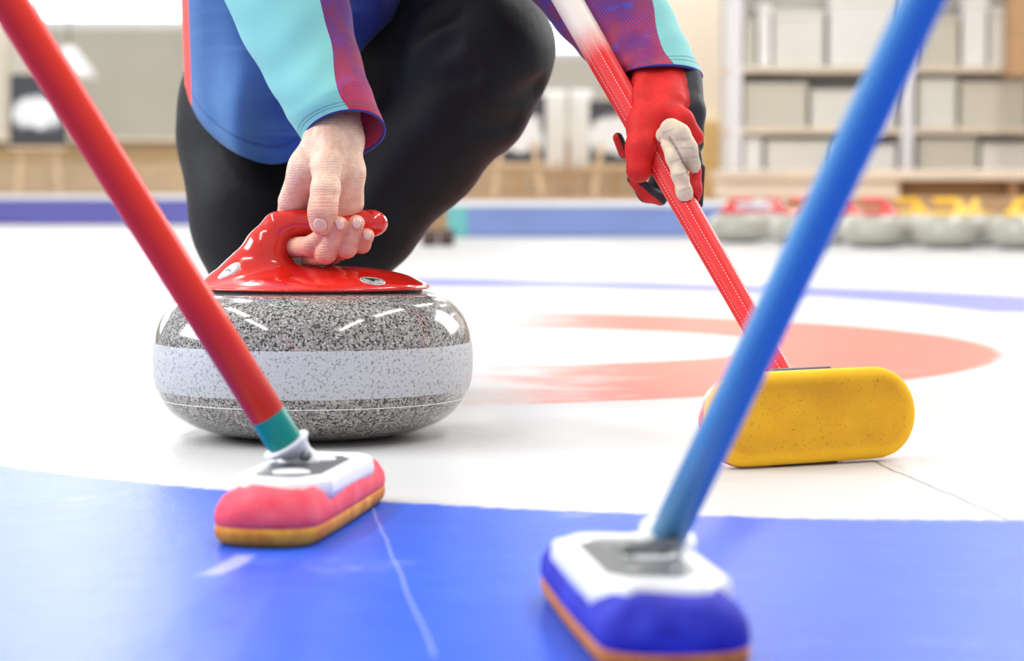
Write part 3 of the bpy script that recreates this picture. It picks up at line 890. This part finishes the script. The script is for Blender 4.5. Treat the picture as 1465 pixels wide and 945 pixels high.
for i in range(NR + 1):
    t = i / NR
    ring = []
    for j in range(NA):
        ph = 2 * PI * j / NA
        c, s = math.cos(ph), math.sin(ph)
        cc = math.copysign(abs(c) ** 0.75, c); ss = math.copysign(abs(s) ** 0.85, s)
        # s<0 : side towards the camera
        xc0, a0 = 440, 205        # at the shoulders
        xc1, a1 = 446, 182        # at the hem
        e = t ** 0.8
        xx = (xc0 + (xc1 - xc0) * e) + (a0 + (a1 - a0) * e) * cc
        hy = float(np.interp(xx, HEM[:, 0], HEM[:, 1]))
        ytop = -500 + 60 * abs(c)
        yy = ytop + (hy - ytop) * t
        D = 2.47 + 0.06 * t + (0.145 + 0.04 * math.sin(PI * t)) * ss + 0.05 * max(0, s) * 0
        # the hem flutes gently
        fl = (0.010 * math.sin(ph * 7 + 1) + 0.006 * math.sin(ph * 13)) * t ** 3
        D += fl + 0.012 * math.sin(yy * 0.03 + xx * 0.02) * t
        if xx < 272 + 8 and t > 0.5: pass
        ring.append(at(xx, yy, D))
    rings.append(ring)
jm = rings_mesh('jersey', rings, True, False)
js = link('jersey', jm, jersey_mat()); js.parent = person
md = js.modifiers.new('thickness', 'SOLIDIFY'); md.thickness = 0.002
# ---- sleeves
def sleeve_mat(name, b0, b1, teal_high, z_end=1.0):
    b = NB(name); u, v, _ = b.sep(b.uv())
    bound = b.M('ADD', b0, b.M('MULTIPLY', b.smooth(v, 0.66, 0.95), b1 - b0))
    if teal_high:
        teal = b.M('MULTIPLY', b.M('GREATER_THAN', u, bound), b.M('LESS_THAN', u, 0.66))
    else:
        teal = b.M('ADD', b.M('LESS_THAN', u, bound), b.M('GREATER_THAN', u, 0.86), clamp=True)
    NU, NV = 120, 140
    fu = b.M('SUBTRACT', b.M('FRACT', b.M('MULTIPLY', u, NU)), 0.5); fv = b.M('SUBTRACT', b.M('FRACT', b.M('MULTIPLY', v, NV)), 0.5)
    rd = b.M('SQRT', b.M('ADD', b.M('MULTIPLY', fu, fu), b.M('MULTIPLY', fv, fv)))
    rad = b.M('MULTIPLY', b.smooth(v, 0.40, 1.0), b.smooth(b.noise(22, 3), 0.30, 0.55, 0.24, 0.42))
    dot = b.M('LESS_THAN', rd, rad)
    pur = b.mix(b.smooth(b.noise(30, 3), 0.35, 0.65), lin((72, 40, 120)), lin((108, 40, 84)))
    pur = b.mix(b.smooth(b.noise(55, 2), 0.60, 0.68), pur, lin((44, 60, 150)))
    pur = b.mix(dot, pur, lin((218, 62, 60)))
    tl = b.mix(b.noise(9, 2), lin((118, 186, 180)), lin((132, 198, 190)))
    col = b.mix(teal, pur, tl)
    for vv in (0.955, 0.970):
        ln = b.M('MULTIPLY', b.M('LESS_THAN', b.M('ABSOLUTE', b.M('SUBTRACT', v, vv)), 0.0022), 0.6)
        col = b.mix(ln, col, lin((50, 90, 110)))
    col = b.mix(b.M('GREATER_THAN', v, 0.993), col, lin((60, 60, 140)))
    b.set(color=col, rough=0.7, sheen=0.05, spec=0.25)
    b.bump(b.M('ADD', b.noise(30, 3), b.M('MULTIPLY', b.noise(1600, 2), 0.1)), 0.2, 0.0025)
    return b.m
def sleeve(name, rows, m, amp=0.0012):
    """rows: cx,cy,D, ux,uy, vx,vy,vD"""
    rows = catmull(rows, 14)
    rings = []; NA = 96
    for i, r in enumerate(rows):
        cx, cy, D, ux, uy, vx, vy, vD = r
        ring = []
        for j in range(NA):
            ph = 2 * PI * j / NA; c, s = math.cos(ph), math.sin(ph)
            k = 1 + amp * 12 * math.sin(i * 0.55 + 2 * math.sin(ph * 2)) * (0.3 if i > len(rows) - 14 else 1)
            ring.append(at(cx + (c * ux + s * vx) * k, cy + (c * uy + s * vy) * k, D + (c * 0.0 + s * vD) * k))
        rings.append(ring)
    cs = [sum(r_, Vector()) / len(r_) for r_ in rings]; L_ = [0.0]
    for i in range(len(cs) - 1, 0, -1): L_.append(L_[-1] + (cs[i] - cs[i - 1]).length)
    vs = [1 - l / 0.30 for l in reversed(L_)]
    o = link(name, rings_mesh(name, rings, True, False, True, vs), m); o.parent = person
    md = o.modifiers.new('thickness', 'SOLIDIFY'); md.thickness = 0.0018
    return o
sleeve('sleeve', [
    (320, -440, 2.46, 95, -10, 0, -14, -0.075),
    (362, -220, 2.28, 96, -24, 0, -14, -0.070),
    (385, -110, 2.21, 90, -26, 0, -12, -0.064),
    (413, 0, 2.165, 82, -24, 0, -12, -0.058),
    (444, 86, 2.13, 67, -23, 0, -12, -0.048),
    (472, 150, 2.10, 60, -18, -1, -20, -0.042),
    (494, 193, 2.09, 58, -9, -3, -34, -0.036)], sleeve_mat('teal_and_purple_sleeve_fabric', 0.172, 0.225, True))
sleeve('sleeve', [
    (610, -440, 2.46, 100, -10, 0, -14, -0.075),
    (730, -220, 2.35, 84, -45, 0, -14, -0.065),
    (790, -115, 2.29, 76, -52, 0, -12, -0.060),
    (845, -30, 2.24, 69, -47, 0, -12, -0.055),
    (891, 38, 2.20, 63, -38, 0, -12, -0.05),
    (924, 82, 2.17, 60, -20, 0, -13, -0.046),
    (948, 110, 2.15, 58, -1, 0, -17, -0.042)], sleeve_mat('purple_and_teal_sleeve_fabric', 0.118, 0.20, False))

# ---- glove
GL = {
 'red': [[(930, 112, 2.135, 26), (926, 150, 2.11, 27), (925, 185, 2.09, 27)], [(955, 115, 2.13, 27), (958, 150, 2.10, 26)],
         [(922, 175, 2.085, 24), (917, 212, 2.070, 21), (914, 243, 2.066, 18.5)],
         [(950, 162, 2.085, 19), (975, 172, 2.080, 16), (994, 196, 2.085, 13)]],
 'black': [[(978, 118, 2.135, 27), (984, 160, 2.11, 24), (990, 205, 2.105, 17)], [(984, 205, 2.10, 16), (994, 235, 2.10, 12)],
           [(906, 256, 2.105, 9), (925, 276, 2.115, 12), (945, 284, 2.12, 10)], [(884, 197, 2.115, 7.5), (893, 218, 2.12, 8.5)],
           [(1003, 240, 2.095, 6), (1000, 292, 2.09, 6)], [(950, 180, 2.115, 24), (965, 215, 2.12, 18), (940, 262, 2.135, 13)]],
 'beige': [[(950, 193, 2.060, 12), (960, 185, 2.047, 13.5), (972, 192, 2.041, 14), (983, 212, 2.040, 13.2), (992, 236, 2.045, 11)],
           [(955, 205, 2.052, 10), (965, 226, 2.040, 11), (973, 250, 2.036, 10.8), (979, 275, 2.036, 10.2), (984, 297, 2.039, 8.8)]],
 'tip': [[(995, 244, 2.052, 9), (994, 272, 2.048, 9), (991, 298, 2.048, 7.5)]],
}
def glove_fields(P):
    out = {}
    for k, chs in GL.items():
        d = None
        for ch in chs:
            c = chain(P, ch, 0.006)
            d = c if d is None else smin(d, c, 0.008 if k == 'red' else 0.0012)
        out[k] = d
    return out
def f_glove(P):
    F = glove_fields(P)
    d = smin(F['red'], F['black'], 0.003)
    d = smin(d, F['beige'], 0.0012)
    d = smin(d, F['tip'], 0.0008)
    wr = np.zeros(len(P), np.float32)
    for (a, b, w, amp) in (((962, 204, 2.030), (986, 246, 2.035), 0.0018, 0.0024), ((948, 196, 2.040), (962, 196, 2.030), 0.0018, 0.0014), ((972, 200, 2.030), (990, 206, 2.035), 0.0018, 0.0014),
                           ((964, 246, 2.028), (982, 240, 2.028), 0.0012, 0.0007), ((970, 268, 2.028), (986, 262, 2.028), 0.0012, 0.0007), ((978, 220, 2.030), (998, 226, 2.036), 0.0012, 0.0007),
                           ((945, 190, 2.05), (950, 175, 2.06), 0.002, 0.0010), ((905, 235, 2.05), (925, 228, 2.05), 0.003, 0.0006)):
        wr += amp * np.exp(-(np.maximum(sd_cone(P, q3(a), q3(b), 0, 0), 0) / w) ** 2)
    # leave the bore of the pole free
    pole = sd_cone(P, pbot, ptop2, 0.0100, 0.0139)
    return np.maximum(d + wr, -(pole - 0.0006))
V, Fc = nets(f_glove, np.array(at(872, 312, 2.12)) * [1, 0, 1] + [0, 2.02, 0], np.array(at(1024, 84, 2.12)) * [1, 0, 1] + [0.002, 2.195, 0], 0.00115)
V = relax(V, Fc, 1, 0.35)
me = np_mesh('glove', V, Fc)
Fv = glove_fields(V.astype(np.float32))
keys = ['red', 'black', 'beige', 'tip']
arr = np.stack([Fv[k] for k in keys], 1); win = arr.argmin(1)
cols = {'red': lin((216, 34, 30)), 'black': lin((48, 46, 50)), 'beige': lin((226, 206, 176)), 'tip': lin((214, 44, 46))}
col = np.array([cols[keys[i]] for i in win])
# red piping where black meets the rest, and red rims on the lower black panel
srt = np.sort(arr, 1)
edge = ((srt[:, 1] - srt[:, 0]) < 0.0018) & (win == 1)
col[edge] = lin((206, 36, 34))
low1 = (win == 1) & (sd_cone(V.astype(np.float32), q3((903, 266, 2.10)), q3((945, 300, 2.115)), 0, 0) < 0.0055)
col[low1] = lin((206, 36, 34))
low2 = (win == 1) & (sd_cone(V.astype(np.float32), q3((878, 196, 2.11)), q3((890, 226, 2.115)), 0, 0) < 0.0042)
col[low2] = lin((206, 36, 34))
# seams, plus crease shade painted dark into the pale leather fingers
def q_seg(a, b): return sd_cone(V.astype(np.float32) * A([1, 0, 1]), q3(a) * A([1, 0, 1]), q3(b) * A([1, 0, 1]), 0, 0)
for a, b_, w, k in (((958, 196, 2.03), (968, 212, 2.03), 0.0011, 0.45), ((968, 212, 2.03), (978, 232, 2.03), 0.0011, 0.40), ((978, 232, 2.03), (986, 250, 2.03), 0.0011, 0.40),
                    ((950, 190, 2.03), (964, 184, 2.03), 0.0007, 0.7), ((968, 200, 2.03), (986, 198, 2.03), 0.0007, 0.72), ((974, 212, 2.03), (992, 212, 2.03), 0.0007, 0.72), ((981, 226, 2.03), (998, 224, 2.03), 0.0007, 0.75),
                    ((960, 232, 2.03), (976, 226, 2.03), 0.0007, 0.72), ((966, 252, 2.03), (984, 246, 2.03), 0.0007, 0.72), ((971, 274, 2.03), (988, 268, 2.03), 0.0007, 0.72)):
    dd = q_seg(a, b_)
    f_ = np.where(win == 2, 1 - (1 - k) * np.exp(-(np.maximum(dd, 0) / w) ** 2), 1)
    col = col * f_[:, None]
set_color(me, col)
b = NB('glove_fabric'); a = b.n.new('ShaderNodeAttribute'); a.attribute_name = 'Col'
nz = b.smooth(b.noise(70, 4, 0.6), 0.3, 0.7, 0.80, 1.05)
vm = b.n.new('ShaderNodeVectorMath'); vm.operation = 'SCALE'; b.l.new(a.outputs['Color'], vm.inputs[0]); b.l.new(nz, vm.inputs[3])
b.set(color=vm.outputs[0], rough=0.65, sheen=0.0, spec=0.3); b.bump(b.M('ADD', b.noise(160, 4), b.M('MULTIPLY', b.noise(1800, 2), 0.15)), 0.3, 0.0012)
gl = link('glove', me, b.m); gl.parent = person
tag(gl, label='red, black and beige glove gripping the broom pole')

# ------------------------------------------------------------------ BACKGROUND
M_BARB = mat('blue_foam', (104, 104, 182), 0.6, var=0.08, vscale=3)
M_BARL = mat('light_blue_foam', (130, 150, 206), 0.6, var=0.08, vscale=3)
M_BARW = mat('white_foam', (235, 236, 240), 0.6)
M_TEAL = mat('teal_foam', (110, 190, 190), 0.6)
def bumper(D, pxa, pxb, ytop, m, label, teal=False):
    a = at(pxa, 300, D); b_ = at(pxb, 300, D); zt = at(0, ytop, D).z
    r = empty('rink_bumper', ((a.x + b_.x) / 2, D, 0), label, 'rink bumper')
    box('foam_board', a.x, b_.x, D, D + 0.12, 0.002, zt - 0.03, m, r, 0.01)
    box('white_cap', a.x - 0.01, b_.x + 0.01, D - 0.015, D + 0.135, zt - 0.034, zt, M_BARW, r, 0.012)
    if teal: box('teal_end', a.x - 0.004, a.x + 0.10, D - 0.01, D + 0.128, 0.002, zt - 0.034, M_TEAL, r, 0.01)
    return r
bumper(16.3, -160, 420, 279, M_BARB, 'long dark blue rink bumper at left, behind the crouching person')
bumper(11.7, 641, 1120, 287, M_BARL, 'light blue rink bumper with teal end at centre, behind the gloved hand', True)
# rubber hack
hk = empty('foot_hack', at(627, 350, 9.75) * 1, 'small dark brown rubber foot hack on the far ice', 'foot hack'); hk.location.z = 0
c = hk.location
for s in (-1, 1):
    bm = bmesh.new()
    v = [bm.verts.new((c.x + s * 0.036 + x, c.y + y, z)) for x in (-0.031, 0.031) for (y, z) in ((-0.07, 0.001), (0.07, 0.001), (0.07, 0.066), (0.03, 0.070), (-0.07, 0.045))]
    bm.faces.new(v[0:5]); bm.faces.new(v[5:10][::-1])
    for i in range(5): bm.faces.new((v[i], v[5 + i], v[5 + (i + 1) % 5], v[(i + 1) % 5]))
    o = link('foothold', bm_mesh('foothold', bm), mat('brown_rubber', (70, 48, 44), 0.7), hk, False); mod_bevel(o, 0.004)

# distant stones with red or yellow handles
far_me = None
M_GRF = mat('pale_granite', (176, 174, 162), 0.3, var=0.15, vscale=90, coat=0.4)
M_YEL = mat('yellow_plastic', (248, 196, 40), 0.2, coat=0.5, var=0.02)
M_REDF = mat('red_plastic', (216, 52, 40), 0.25, coat=0.5, var=0.02)
n = 48
pf = [(0.0, 0.002), (0.06, 0.002), (0.09, 0.005), (0.12, 0.016), (0.137, 0.032), (0.1445, 0.052), (0.1449, 0.076), (0.14, 0.10), (0.127, 0.119), (0.105, 0.129), (0.0, 0.131)]
body_me = rings_mesh('granite_body', [[Vector((r * math.cos(2 * PI * j / n), r * math.sin(2 * PI * j / n), z)) for j in range(n)] for r, z in pf])
body_me.materials.append(M_GRF)
Vh, Fh = nets(f_handle, (-0.112, -0.094, 0.129), (0.112, 0.094, 0.212), 0.004)
hm_r = np_mesh('handle', Vh, Fh); hm_r.materials.append(M_REDF)
hm_y = np_mesh('handle', Vh, Fh); hm_y.materials.append(M_YEL)
for m_ in (body_me, hm_r, hm_y): m_.polygons.foreach_set('use_smooth', [True] * len(m_.polygons))
FS = [(1058, 10.3, 'r', 20), (1150, 9.75, 'r', 200), (1253, 9.35, 'r', 150), (1358, 9.2, 'y', 160), (1466, 9.05, 'y', 30),
      (1105, 10.9, 'r', 120), (1200, 10.2, 'r', 170), (1300, 9.85, 'y', 200), (1396, 9.65, 'y', 70)]
names = {('r', 0): 'far stone with red handle beside the blue bumper end, leftmost of the row',
 ('r', 1): 'far red-handled stone mostly behind the blue pole, front row', ('r', 2): 'far red-handled stone just right of the blue pole, front row',
 ('y', 3): 'far yellow-handled stone in front row, beside the last red-handled one', ('y', 4): 'far yellow-handled stone cut by the right edge of the photo',
 ('r', 5): 'far red-handled stone in back row, behind the leftmost two', ('r', 6): 'far red-handled stone in back row, behind the blue pole',
 ('y', 7): 'far yellow-handled stone in back row, nearest the red-handled ones', ('y', 8): 'far yellow-handled stone in back row, rightmost of that row'}
for i, (px, D, k, rot) in enumerate(FS):
    p = at(px, 340, D)
    r = empty('curling_stone', (p.x, p.y, 0), names[(k, i)], 'curling stone', 'spare curling stones lined up on the far ice')
    r.rotation_euler = (0, 0, math.radians(rot))
    o = bpy.data.objects.new('granite_body', body_me); C.objects.link(o); o.parent = r
    o = bpy.data.objects.new('handle', hm_r if k == 'r' else hm_y); C.objects.link(o); o.parent = r

# walls
M_WALL = mat('pale_grey_wall', (226, 224, 216), 0.8, var=0.03, vscale=1)
M_WALLG = mat('grey_beige_panel', (196, 192, 178), 0.8, var=0.05, vscale=2)
M_CREAM = mat('cream_wall', (244, 234, 218), 0.8, var=0.02, vscale=1)
def wood(name, rgb, rough=0.6):
    b = NB(name); P = b.scalevec(b.obj(), (1.2, 1.2, 14))
    f = b.smooth(b.noise(3, 5, 0.6, P), 0.3, 0.7)
    c = lin(rgb); d = tuple(x * 0.80 for x in c)
    b.set(color=b.mix(f, c, d), rough=rough); return b.m
M_WOOD = wood('pale_wood', (228, 200, 164)); M_WOODY = wood('yellow_wood', (236, 204, 140)); M_WOODB = wood('brown_wood', (186, 146, 104))
M_WOODW = wood('white_washed_wood', (240, 226, 206))
def glow(name, rgb, s):
    b = NB(name); b.set(color=(0.02, 0.02, 0.02)); b.put(b.b.inputs['Emission Color'], lin(rgb)); b.b.inputs['Emission Strength'].default_value = s
    return b.m
WD = 20.0
def wx(px, D=WD): return at(px, 277, D).x
def wz(py, D=WD): return at(732, py, D).z
# back wall with window openings: piers and spandrels in one piece
wins = [(-1500, 268), (735, 880), (1090, 1480), (1620, 3200)]   # pixel spans of the openings
zs = wz(38); ZS = [wz(38), wz(84), wz(0), wz(0)]
bm = bmesh.new()
add_box(bm, -16, 16, WD, WD + 0.25, 0, min(ZS)); add_box(bm, -16, 16, WD, WD + 0.25, 5.2, 6.0)
xs = [-16] + [wx(v) for w_ in wins for v in w_] + [16]
for i in range(0, len(xs), 2): add_box(bm, xs[i], xs[i + 1], WD, WD + 0.25, min(ZS), 5.2)
for i in range(4): add_box(bm, xs[2 * i + 1], xs[2 * i + 2], WD, WD + 0.25, min(ZS), max(ZS[i], min(ZS) + 0.001))
wall = link('wall_back', bm_mesh('wall_back', bm), M_WALL, None, False); tag(wall, kind='structure')
for i, (a_, b_) in enumerate(wins):
    x0, x1 = wx(a_), wx(b_); zs = ZS[i]
    g = glow('daylight_pane_%d' % i, (255, 255, 255) if i < 2 else (255, 250, 240), (3.6, 2.4, 1.1, 1.1)[i])
    w = box('window_%d' % (i + 1), x0, x1, WD + 0.12, WD + 0.14, zs, 5.2, g, None, 0); tag(w, kind='structure')
    bm = bmesh.new(); nb_ = max(1, int((x1 - x0) / 1.3))
    for k in range(nb_ + 1):
        xx = x0 + (x1 - x0) * k / nb_; add_box(bm, xx - 0.03, xx + 0.03, WD + 0.03, WD + 0.10, zs, 5.2)
    for z in (zs + 0.03, 3.2): add_box(bm, x0, x1, WD + 0.035, WD + 0.095, z - 0.03, z + 0.03)
    f = link('window_frame', bm_mesh('window_frame', bm), M_BARW, w, False)
# wainscot and ledge
wn = box('trim_1', -16, 16, WD - 0.12, WD, 0, wz(204), M_WOOD, None, 0.01); tag(wn, kind='structure')
wn = box('trim_2', -16, 16, WD - 0.30, WD - 0.005, wz(204), wz(197), M_WOODW, None, 0.01); tag(wn, kind='structure')
wn = box('trim_3', -16, wx(300), WD - 0.16, WD - 0.12, wz(226), wz(219), M_WOODY, None, 0.005); tag(wn, kind='structure')
# grey wall panels at the left
wp = box('wall_panel', wx(72), wx(300), WD - 0.04, WD, wz(197), wz(42), M_WALLG, None, 0.01); tag(wp, kind='structure')
po = box('trim_4', wx(-12), wx(14), WD - 0.25, WD, wz(204), wz(30), M_CREAM, None, 0.01); tag(po, kind='structure')
# platform in the middle
pf_ = box('platform', at(548, 300, 12.3).x, 7.5, 12.3, WD - 0.13, 0.0, 0.20, M_WOODB, None, 0.01); tag(pf_, 'low brown wooden platform edge behind the light blue bumper', 'platform', kind='structure')
pf_.name = 'trim_5'
for k in ('label', 'category'):
    if k in pf_: del pf_[k]
# floor under the far left (beyond the ice)
fl2 = box('floor_walkway', -16, 16, 17.0, WD, -0.05, 0.0, mat('grey_mat', (190, 184, 172), 0.8), None, 0); tag(fl2, kind='structure')

# easels with black boards
M_BOARD = None
def board_mat():
    b = NB('black_printed_board'); P = b.obj(); X, Y, Z = b.sep(P)
    n_ = b.noise(9, 4, 0.6)
    r = b.M('SQRT', b.M('ADD', b.M('MULTIPLY', b.M('MULTIPLY', X, X), 14.0), b.M('MULTIPLY', b.M('MULTIPLY', b.M('SUBTRACT', Z, -0.02), b.M('SUBTRACT', Z, -0.02)), 30.0)))
    m = b.smooth(b.M('ADD', r, b.M('MULTIPLY', b.M('SUBTRACT', n_, 0.5), 0.9)), 0.55, 0.80, 1.0, 0.0)
    b.set(color=b.mix(m, lin((66, 68, 74)), lin((238, 240, 240))), rough=0.6)
    return b.m
M_BOARD = board_mat()
def easel(px0, px1, py0, py1, D, zf, label):
    a = at(px0, py0, D); b_ = at(px1, py1, D); cx = (a.x + b_.x) / 2; w = b_.x - a.x; h = a.z - b_.z; zc = (a.z + b_.z) / 2
    r = empty('easel', (cx, D, zf), label, 'easel', 'wooden easels with black boards')
    bm = bmesh.new(); add_box(bm, -w / 2, w / 2, -0.012, 0.012, -h / 2, h / 2)
    o = link('board', bm_mesh('board', bm), M_BOARD, None, False); o.parent = r; o.location = (0, 0, zc - zf); o.rotation_euler = (-0.08, 0, 0)
    for s in (-1, 1):
        beam('leg', (cx + s * w * 0.16, D + 0.05, zc + h * 0.62), (cx + s * w * 0.42, D - 0.06, zf), 0.035, 0.03, M_WOOD, r)
    beam('leg', (cx, D + 0.07, zc + h * 0.6), (cx, D + 0.42, zf), 0.035, 0.03, M_WOOD, r)
    box('tray', cx - w * 0.5, cx + w * 0.5, D - 0.07, D + 0.02, zc - h / 2 - 0.035, zc - h / 2 - 0.008, M_WOOD, r)
    return r
easel(14, 96, 106, 208, 17.6, 0.0, 'easel with black board and white print, left of the red pole by the grey wall')
easel(700, 781, 138, 232, 15.0, 0.2, 'easel with black board and white print, beside the raised knee')
easel(843, 925, 144, 234, 15.0, 0.2, 'easel with black board and white print, behind the gloved hand')
# white folding chairs between the easels
def chair(px, D, zf, label):
    p = at(px, 277, D); cx = p.x; s = D / F_PX
    r = empty('folding_chair', (cx, D, zf), label, 'chair', 'white draped chairs between the easels')
    ztop = at(0, 128, D).z; zseat = at(0, 236, D).z
    bm = bmesh.new()
    rings = []
    for t in range(9):
        z = zseat - 0.03 + (ztop - zseat + 0.03) * t / 8
        w = 15.5 * s * (1 - 0.05 * math.sin(t * 1.3)); d_ = 0.05 - 0.02 * t / 8
        rings.append([Vector((cx + w * math.copysign(abs(math.cos(a)) ** 0.4, math.cos(a)), D + 0.05 * t / 8 + d_ * math.copysign(abs(math.sin(a)) ** 0.4, math.sin(a)), z)) for a in [2 * PI * j / 32 for j in range(32)]])
    link('backrest_cover', rings_mesh('backrest_cover', rings), mat('white_cloth', (236, 236, 232), 0.8), r)
    box('seat', cx - 15 * s, cx + 15 * s, D - 0.30, D + 0.02, zseat - 0.06, zseat - 0.025, M_WOOD, r, 0.006)
    for sx in (-1, 1):
        beam('leg', (cx + sx * 12 * s, D - 0.26, zseat - 0.06), (cx + sx * 15 * s, D - 0.28, zf), 0.03, 0.03, M_WOOD, r)
        beam('leg', (cx + sx * 12 * s, D + 0.0, zseat - 0.06), (cx + sx * 15 * s, D + 0.06, zf), 0.03, 0.03, M_WOOD, r)
    return r
chair(794, 15.6, 0.2, 'white draped chair nearest the raised knee, between two easels')
chair(831, 15.6, 0.2, 'white draped chair nearest the held broom pole, between two easels')
# pendant lamp at left
lp = at(99, 92, 18.5)
pr_ = empty('pendant_lamp', (lp.x, lp.y, lp.z), 'white cone pendant lamp hanging behind the red pole, upper left', 'lamp')
s = 18.5 / F_PX
lathe('lamp_shade', [(6 * s, 26 * s), (10 * s, 22 * s), (38 * s, -12 * s), (39 * s, -22 * s), (36 * s, -22 * s), (9 * s, 19 * s)], mat('white_enamel', (250, 250, 250), 0.4), pr_, Matrix.Translation(lp), 48)
tube('cord', [lp + Vector((0, 0, 22 * s)), Vector((lp.x, lp.y, 5.6))], 0.006, M_DARK, pr_, 10)

# cream pillar and wood door panel
pi = box('wall_pillar', wx(938, 16.5), wx(1037, 16.5), 16.5, 16.9, 0.2, 5.2, M_CREAM, None, 0.01); tag(pi, kind='structure')
pi = box('trim_6', wx(1004, 16.4), wx(1035, 16.4), 16.42, 16.5, 0.2, at(0, 172, 16.4).z, M_WOODY, None, 0.01); tag(pi, kind='structure')
# shelving with pale boxes
SD = 14.6
def sx_(px): return at(px, 277, SD).x
def sz_(py): return at(732, py, SD).z
sh = empty('storage_shelving', (sx_(1260), SD, 0.2), 'wide white shelving with wooden shelves behind the blue pole', 'shelving')
for px in (1052, 1298, 1545):
    box('post', sx_(px - 9), sx_(px + 9), SD, SD + 0.45, 0.2, sz_(-420), M_BARW, sh, 0.006)
for py in (-330, -210, -90, 98, 186, 246):
    o = box('shelf_board', sx_(1040), sx_(1560), SD + 0.01, SD + 0.5, sz_(py + 6), sz_(py - 4), M_WOODW, sh, 0.005)
box('back_panel', sx_(1040), sx_(1560), SD + 0.5, SD + 0.52, 0.2, sz_(-420), M_WALL, sh, 0)
M_BX = [mat('pale_box_%d' % i, c_, 0.7, var=0.04, vscale=4) for i, c_ in enumerate([(226, 225, 218), (234, 234, 230), (208, 204, 190), (218, 215, 203), (242, 242, 240)])]
BX = [(1063, 1082, 92, 26, 2), (1084, 1104, 92, 5, 4), (1106, 1180, 92, 14, 0), (1185, 1285, 92, -8, 1), (1312, 1372, 92, 22, 2), (1376, 1412, 92, -5, 4), (1415, 1452, 92, 10, 0), (1458, 1500, 92, 0, 2),
      (1064, 1156, 180, 118, 2), (1160, 1282, 180, 128, 0), (1314, 1370, 180, 112, 0), (1374, 1470, 180, 116, 2),
      (1064, 1092, 240, 196, 4), (1096, 1190, 240, 200, 0), (1194, 1284, 240, 206, 1), (1314, 1400, 240, 198, 2), (1404, 1490, 240, 204, 0)]
WORDS = ['lower', 'middle', 'upper']
for i, (x0, x1, yb, yt, mi) in enumerate(BX):
    row = {92: 'top visible shelf', 180: 'middle shelf', 240: 'lowest shelf'}[yb]
    tone = ['light grey', 'pale grey', 'beige grey', 'grey', 'white'][mi]
    wd = 'narrow' if x1 - x0 < 45 else 'wide'
    side = 'left of' if x1 < 1290 else 'right of'
    cx = (sx_(x0) + sx_(x1)) / 2; z0 = sz_(yb + 1.6) 
    z0 = sz_({92: 94, 180: 182, 240: 242}[yb])
    r = empty('storage_box', (cx, SD + 0.2, z0), '%s %s storage box on the %s, %s the white middle post' % (wd, tone, row, side), 'box', 'storage boxes on the shelving')
    w = sx_(x1) - sx_(x0) - 0.01; h = sz_(yt) - z0
    box('box_body', cx - w / 2, cx + w / 2, SD + 0.05, SD + 0.42, z0 + 0.001, z0 + h * 0.86, M_BX[mi], r, 0.006)
    box('lid', cx - w / 2 - 0.004, cx + w / 2 + 0.004, SD + 0.044, SD + 0.426, z0 + h * 0.86, z0 + h, M_BX[mi], r, 0.006)
# low counter in front of the shelving
CD = 13.2
def cx_(px): return at(px, 277, CD).x
def cz_(py): return at(732, py, CD).z
ct = empty('counter', (cx_(1290), CD, 0.2), 'long low counter with cream top at right, behind the spare stones', 'counter')
box('countertop', cx_(1030), cx_(1620), CD - 0.03, CD + 0.6, cz_(258), cz_(243), M_WOODW, ct, 0.008)
box('front_panel', cx_(1034), cx_(1278), CD, CD + 0.55, 0.001, cz_(258), mat('cream_panel', (240, 228, 210), 0.7, var=0.03), ct, 0.006)
box('open_bay', cx_(1278), cx_(1616), CD + 0.12, CD + 0.55, 0.001, cz_(258), M_WOODB, ct, 0.006)
for px in (1282, 1450, 1612):
    box('upright', cx_(px - 5), cx_(px + 5), CD, CD + 0.12, 0.001, cz_(258), M_WOODW if px == 1282 else M_WOODB, ct, 0.004)
bw = box('trim_7', cx_(1452) * 1.04, cx_(1600) * 1.04, 13.9, 14.1, cz_(100), 3.0, M_WOODB, None, 0.01); tag(bw, kind='structure')

# ------------------------------------------------------------------ LIGHT
sc = bpy.context.scene
wd = bpy.data.worlds.new('hall_daylight'); sc.world = wd; wd.use_nodes = True
bg = wd.node_tree.nodes['Background']; bg.inputs[0].default_value = (0.97, 0.985, 1.0, 1); bg.inputs[1].default_value = 0.66
def area(name, loc, rot, sx, sy, power, colr=(1, 1, 1)):
    l = bpy.data.lights.new(name, 'AREA'); l.shape = 'RECTANGLE'; l.size = sx; l.size_y = sy; l.energy = power; l.color = colr
    o = bpy.data.objects.new(name, l); C.objects.link(o); o.location = loc; o.rotation_euler = rot; return o
for i, (x, y) in enumerate([(-2.2, 3.0), (1.8, 3.2), (-1.6, 7.0), (1.8, 7.0), (-2.4, 0.2), (1.6, 0.0), (-2.4, 12.0), (2.6, 11.0), (-3, 16.0), (1.5, 15.5), (5.0, 12.5)]):
    area('ceiling_strip_lamp', (x, y, 3.6), (0, 0, 0), 0.18, 2.4, 55 if y < 9 else 70, (1, 0.97, 0.93))  # rear strips are added and stronger, to brighten the far walls
area('left_window_light', (-5.5, 2.5, 2.6), (0, math.radians(-65), 0), 2.0, 3.5, 260, (0.92, 0.97, 1.0))
area('added_rim_light', (3.6, 6.0, 2.2), (math.radians(-60), 0, math.radians(-40)), 2.0, 2.0, 140, (1.0, 0.99, 0.97))  # added light from behind right, puts a rim on trousers and glove
bpy.data.objects['added_rim_light'].rotation_euler = (Vector((-0.1, 2.3, 0.3)) - Vector((3.6, 6.0, 2.2))).to_track_quat('-Z', 'Y').to_euler()

sc.view_settings.view_transform = 'Standard'
sc.view_settings.look = 'None'
sc.view_settings.exposure = 0.08
sc.view_settings.gamma = 1.0
sc.view_settings.use_curve_mapping = False
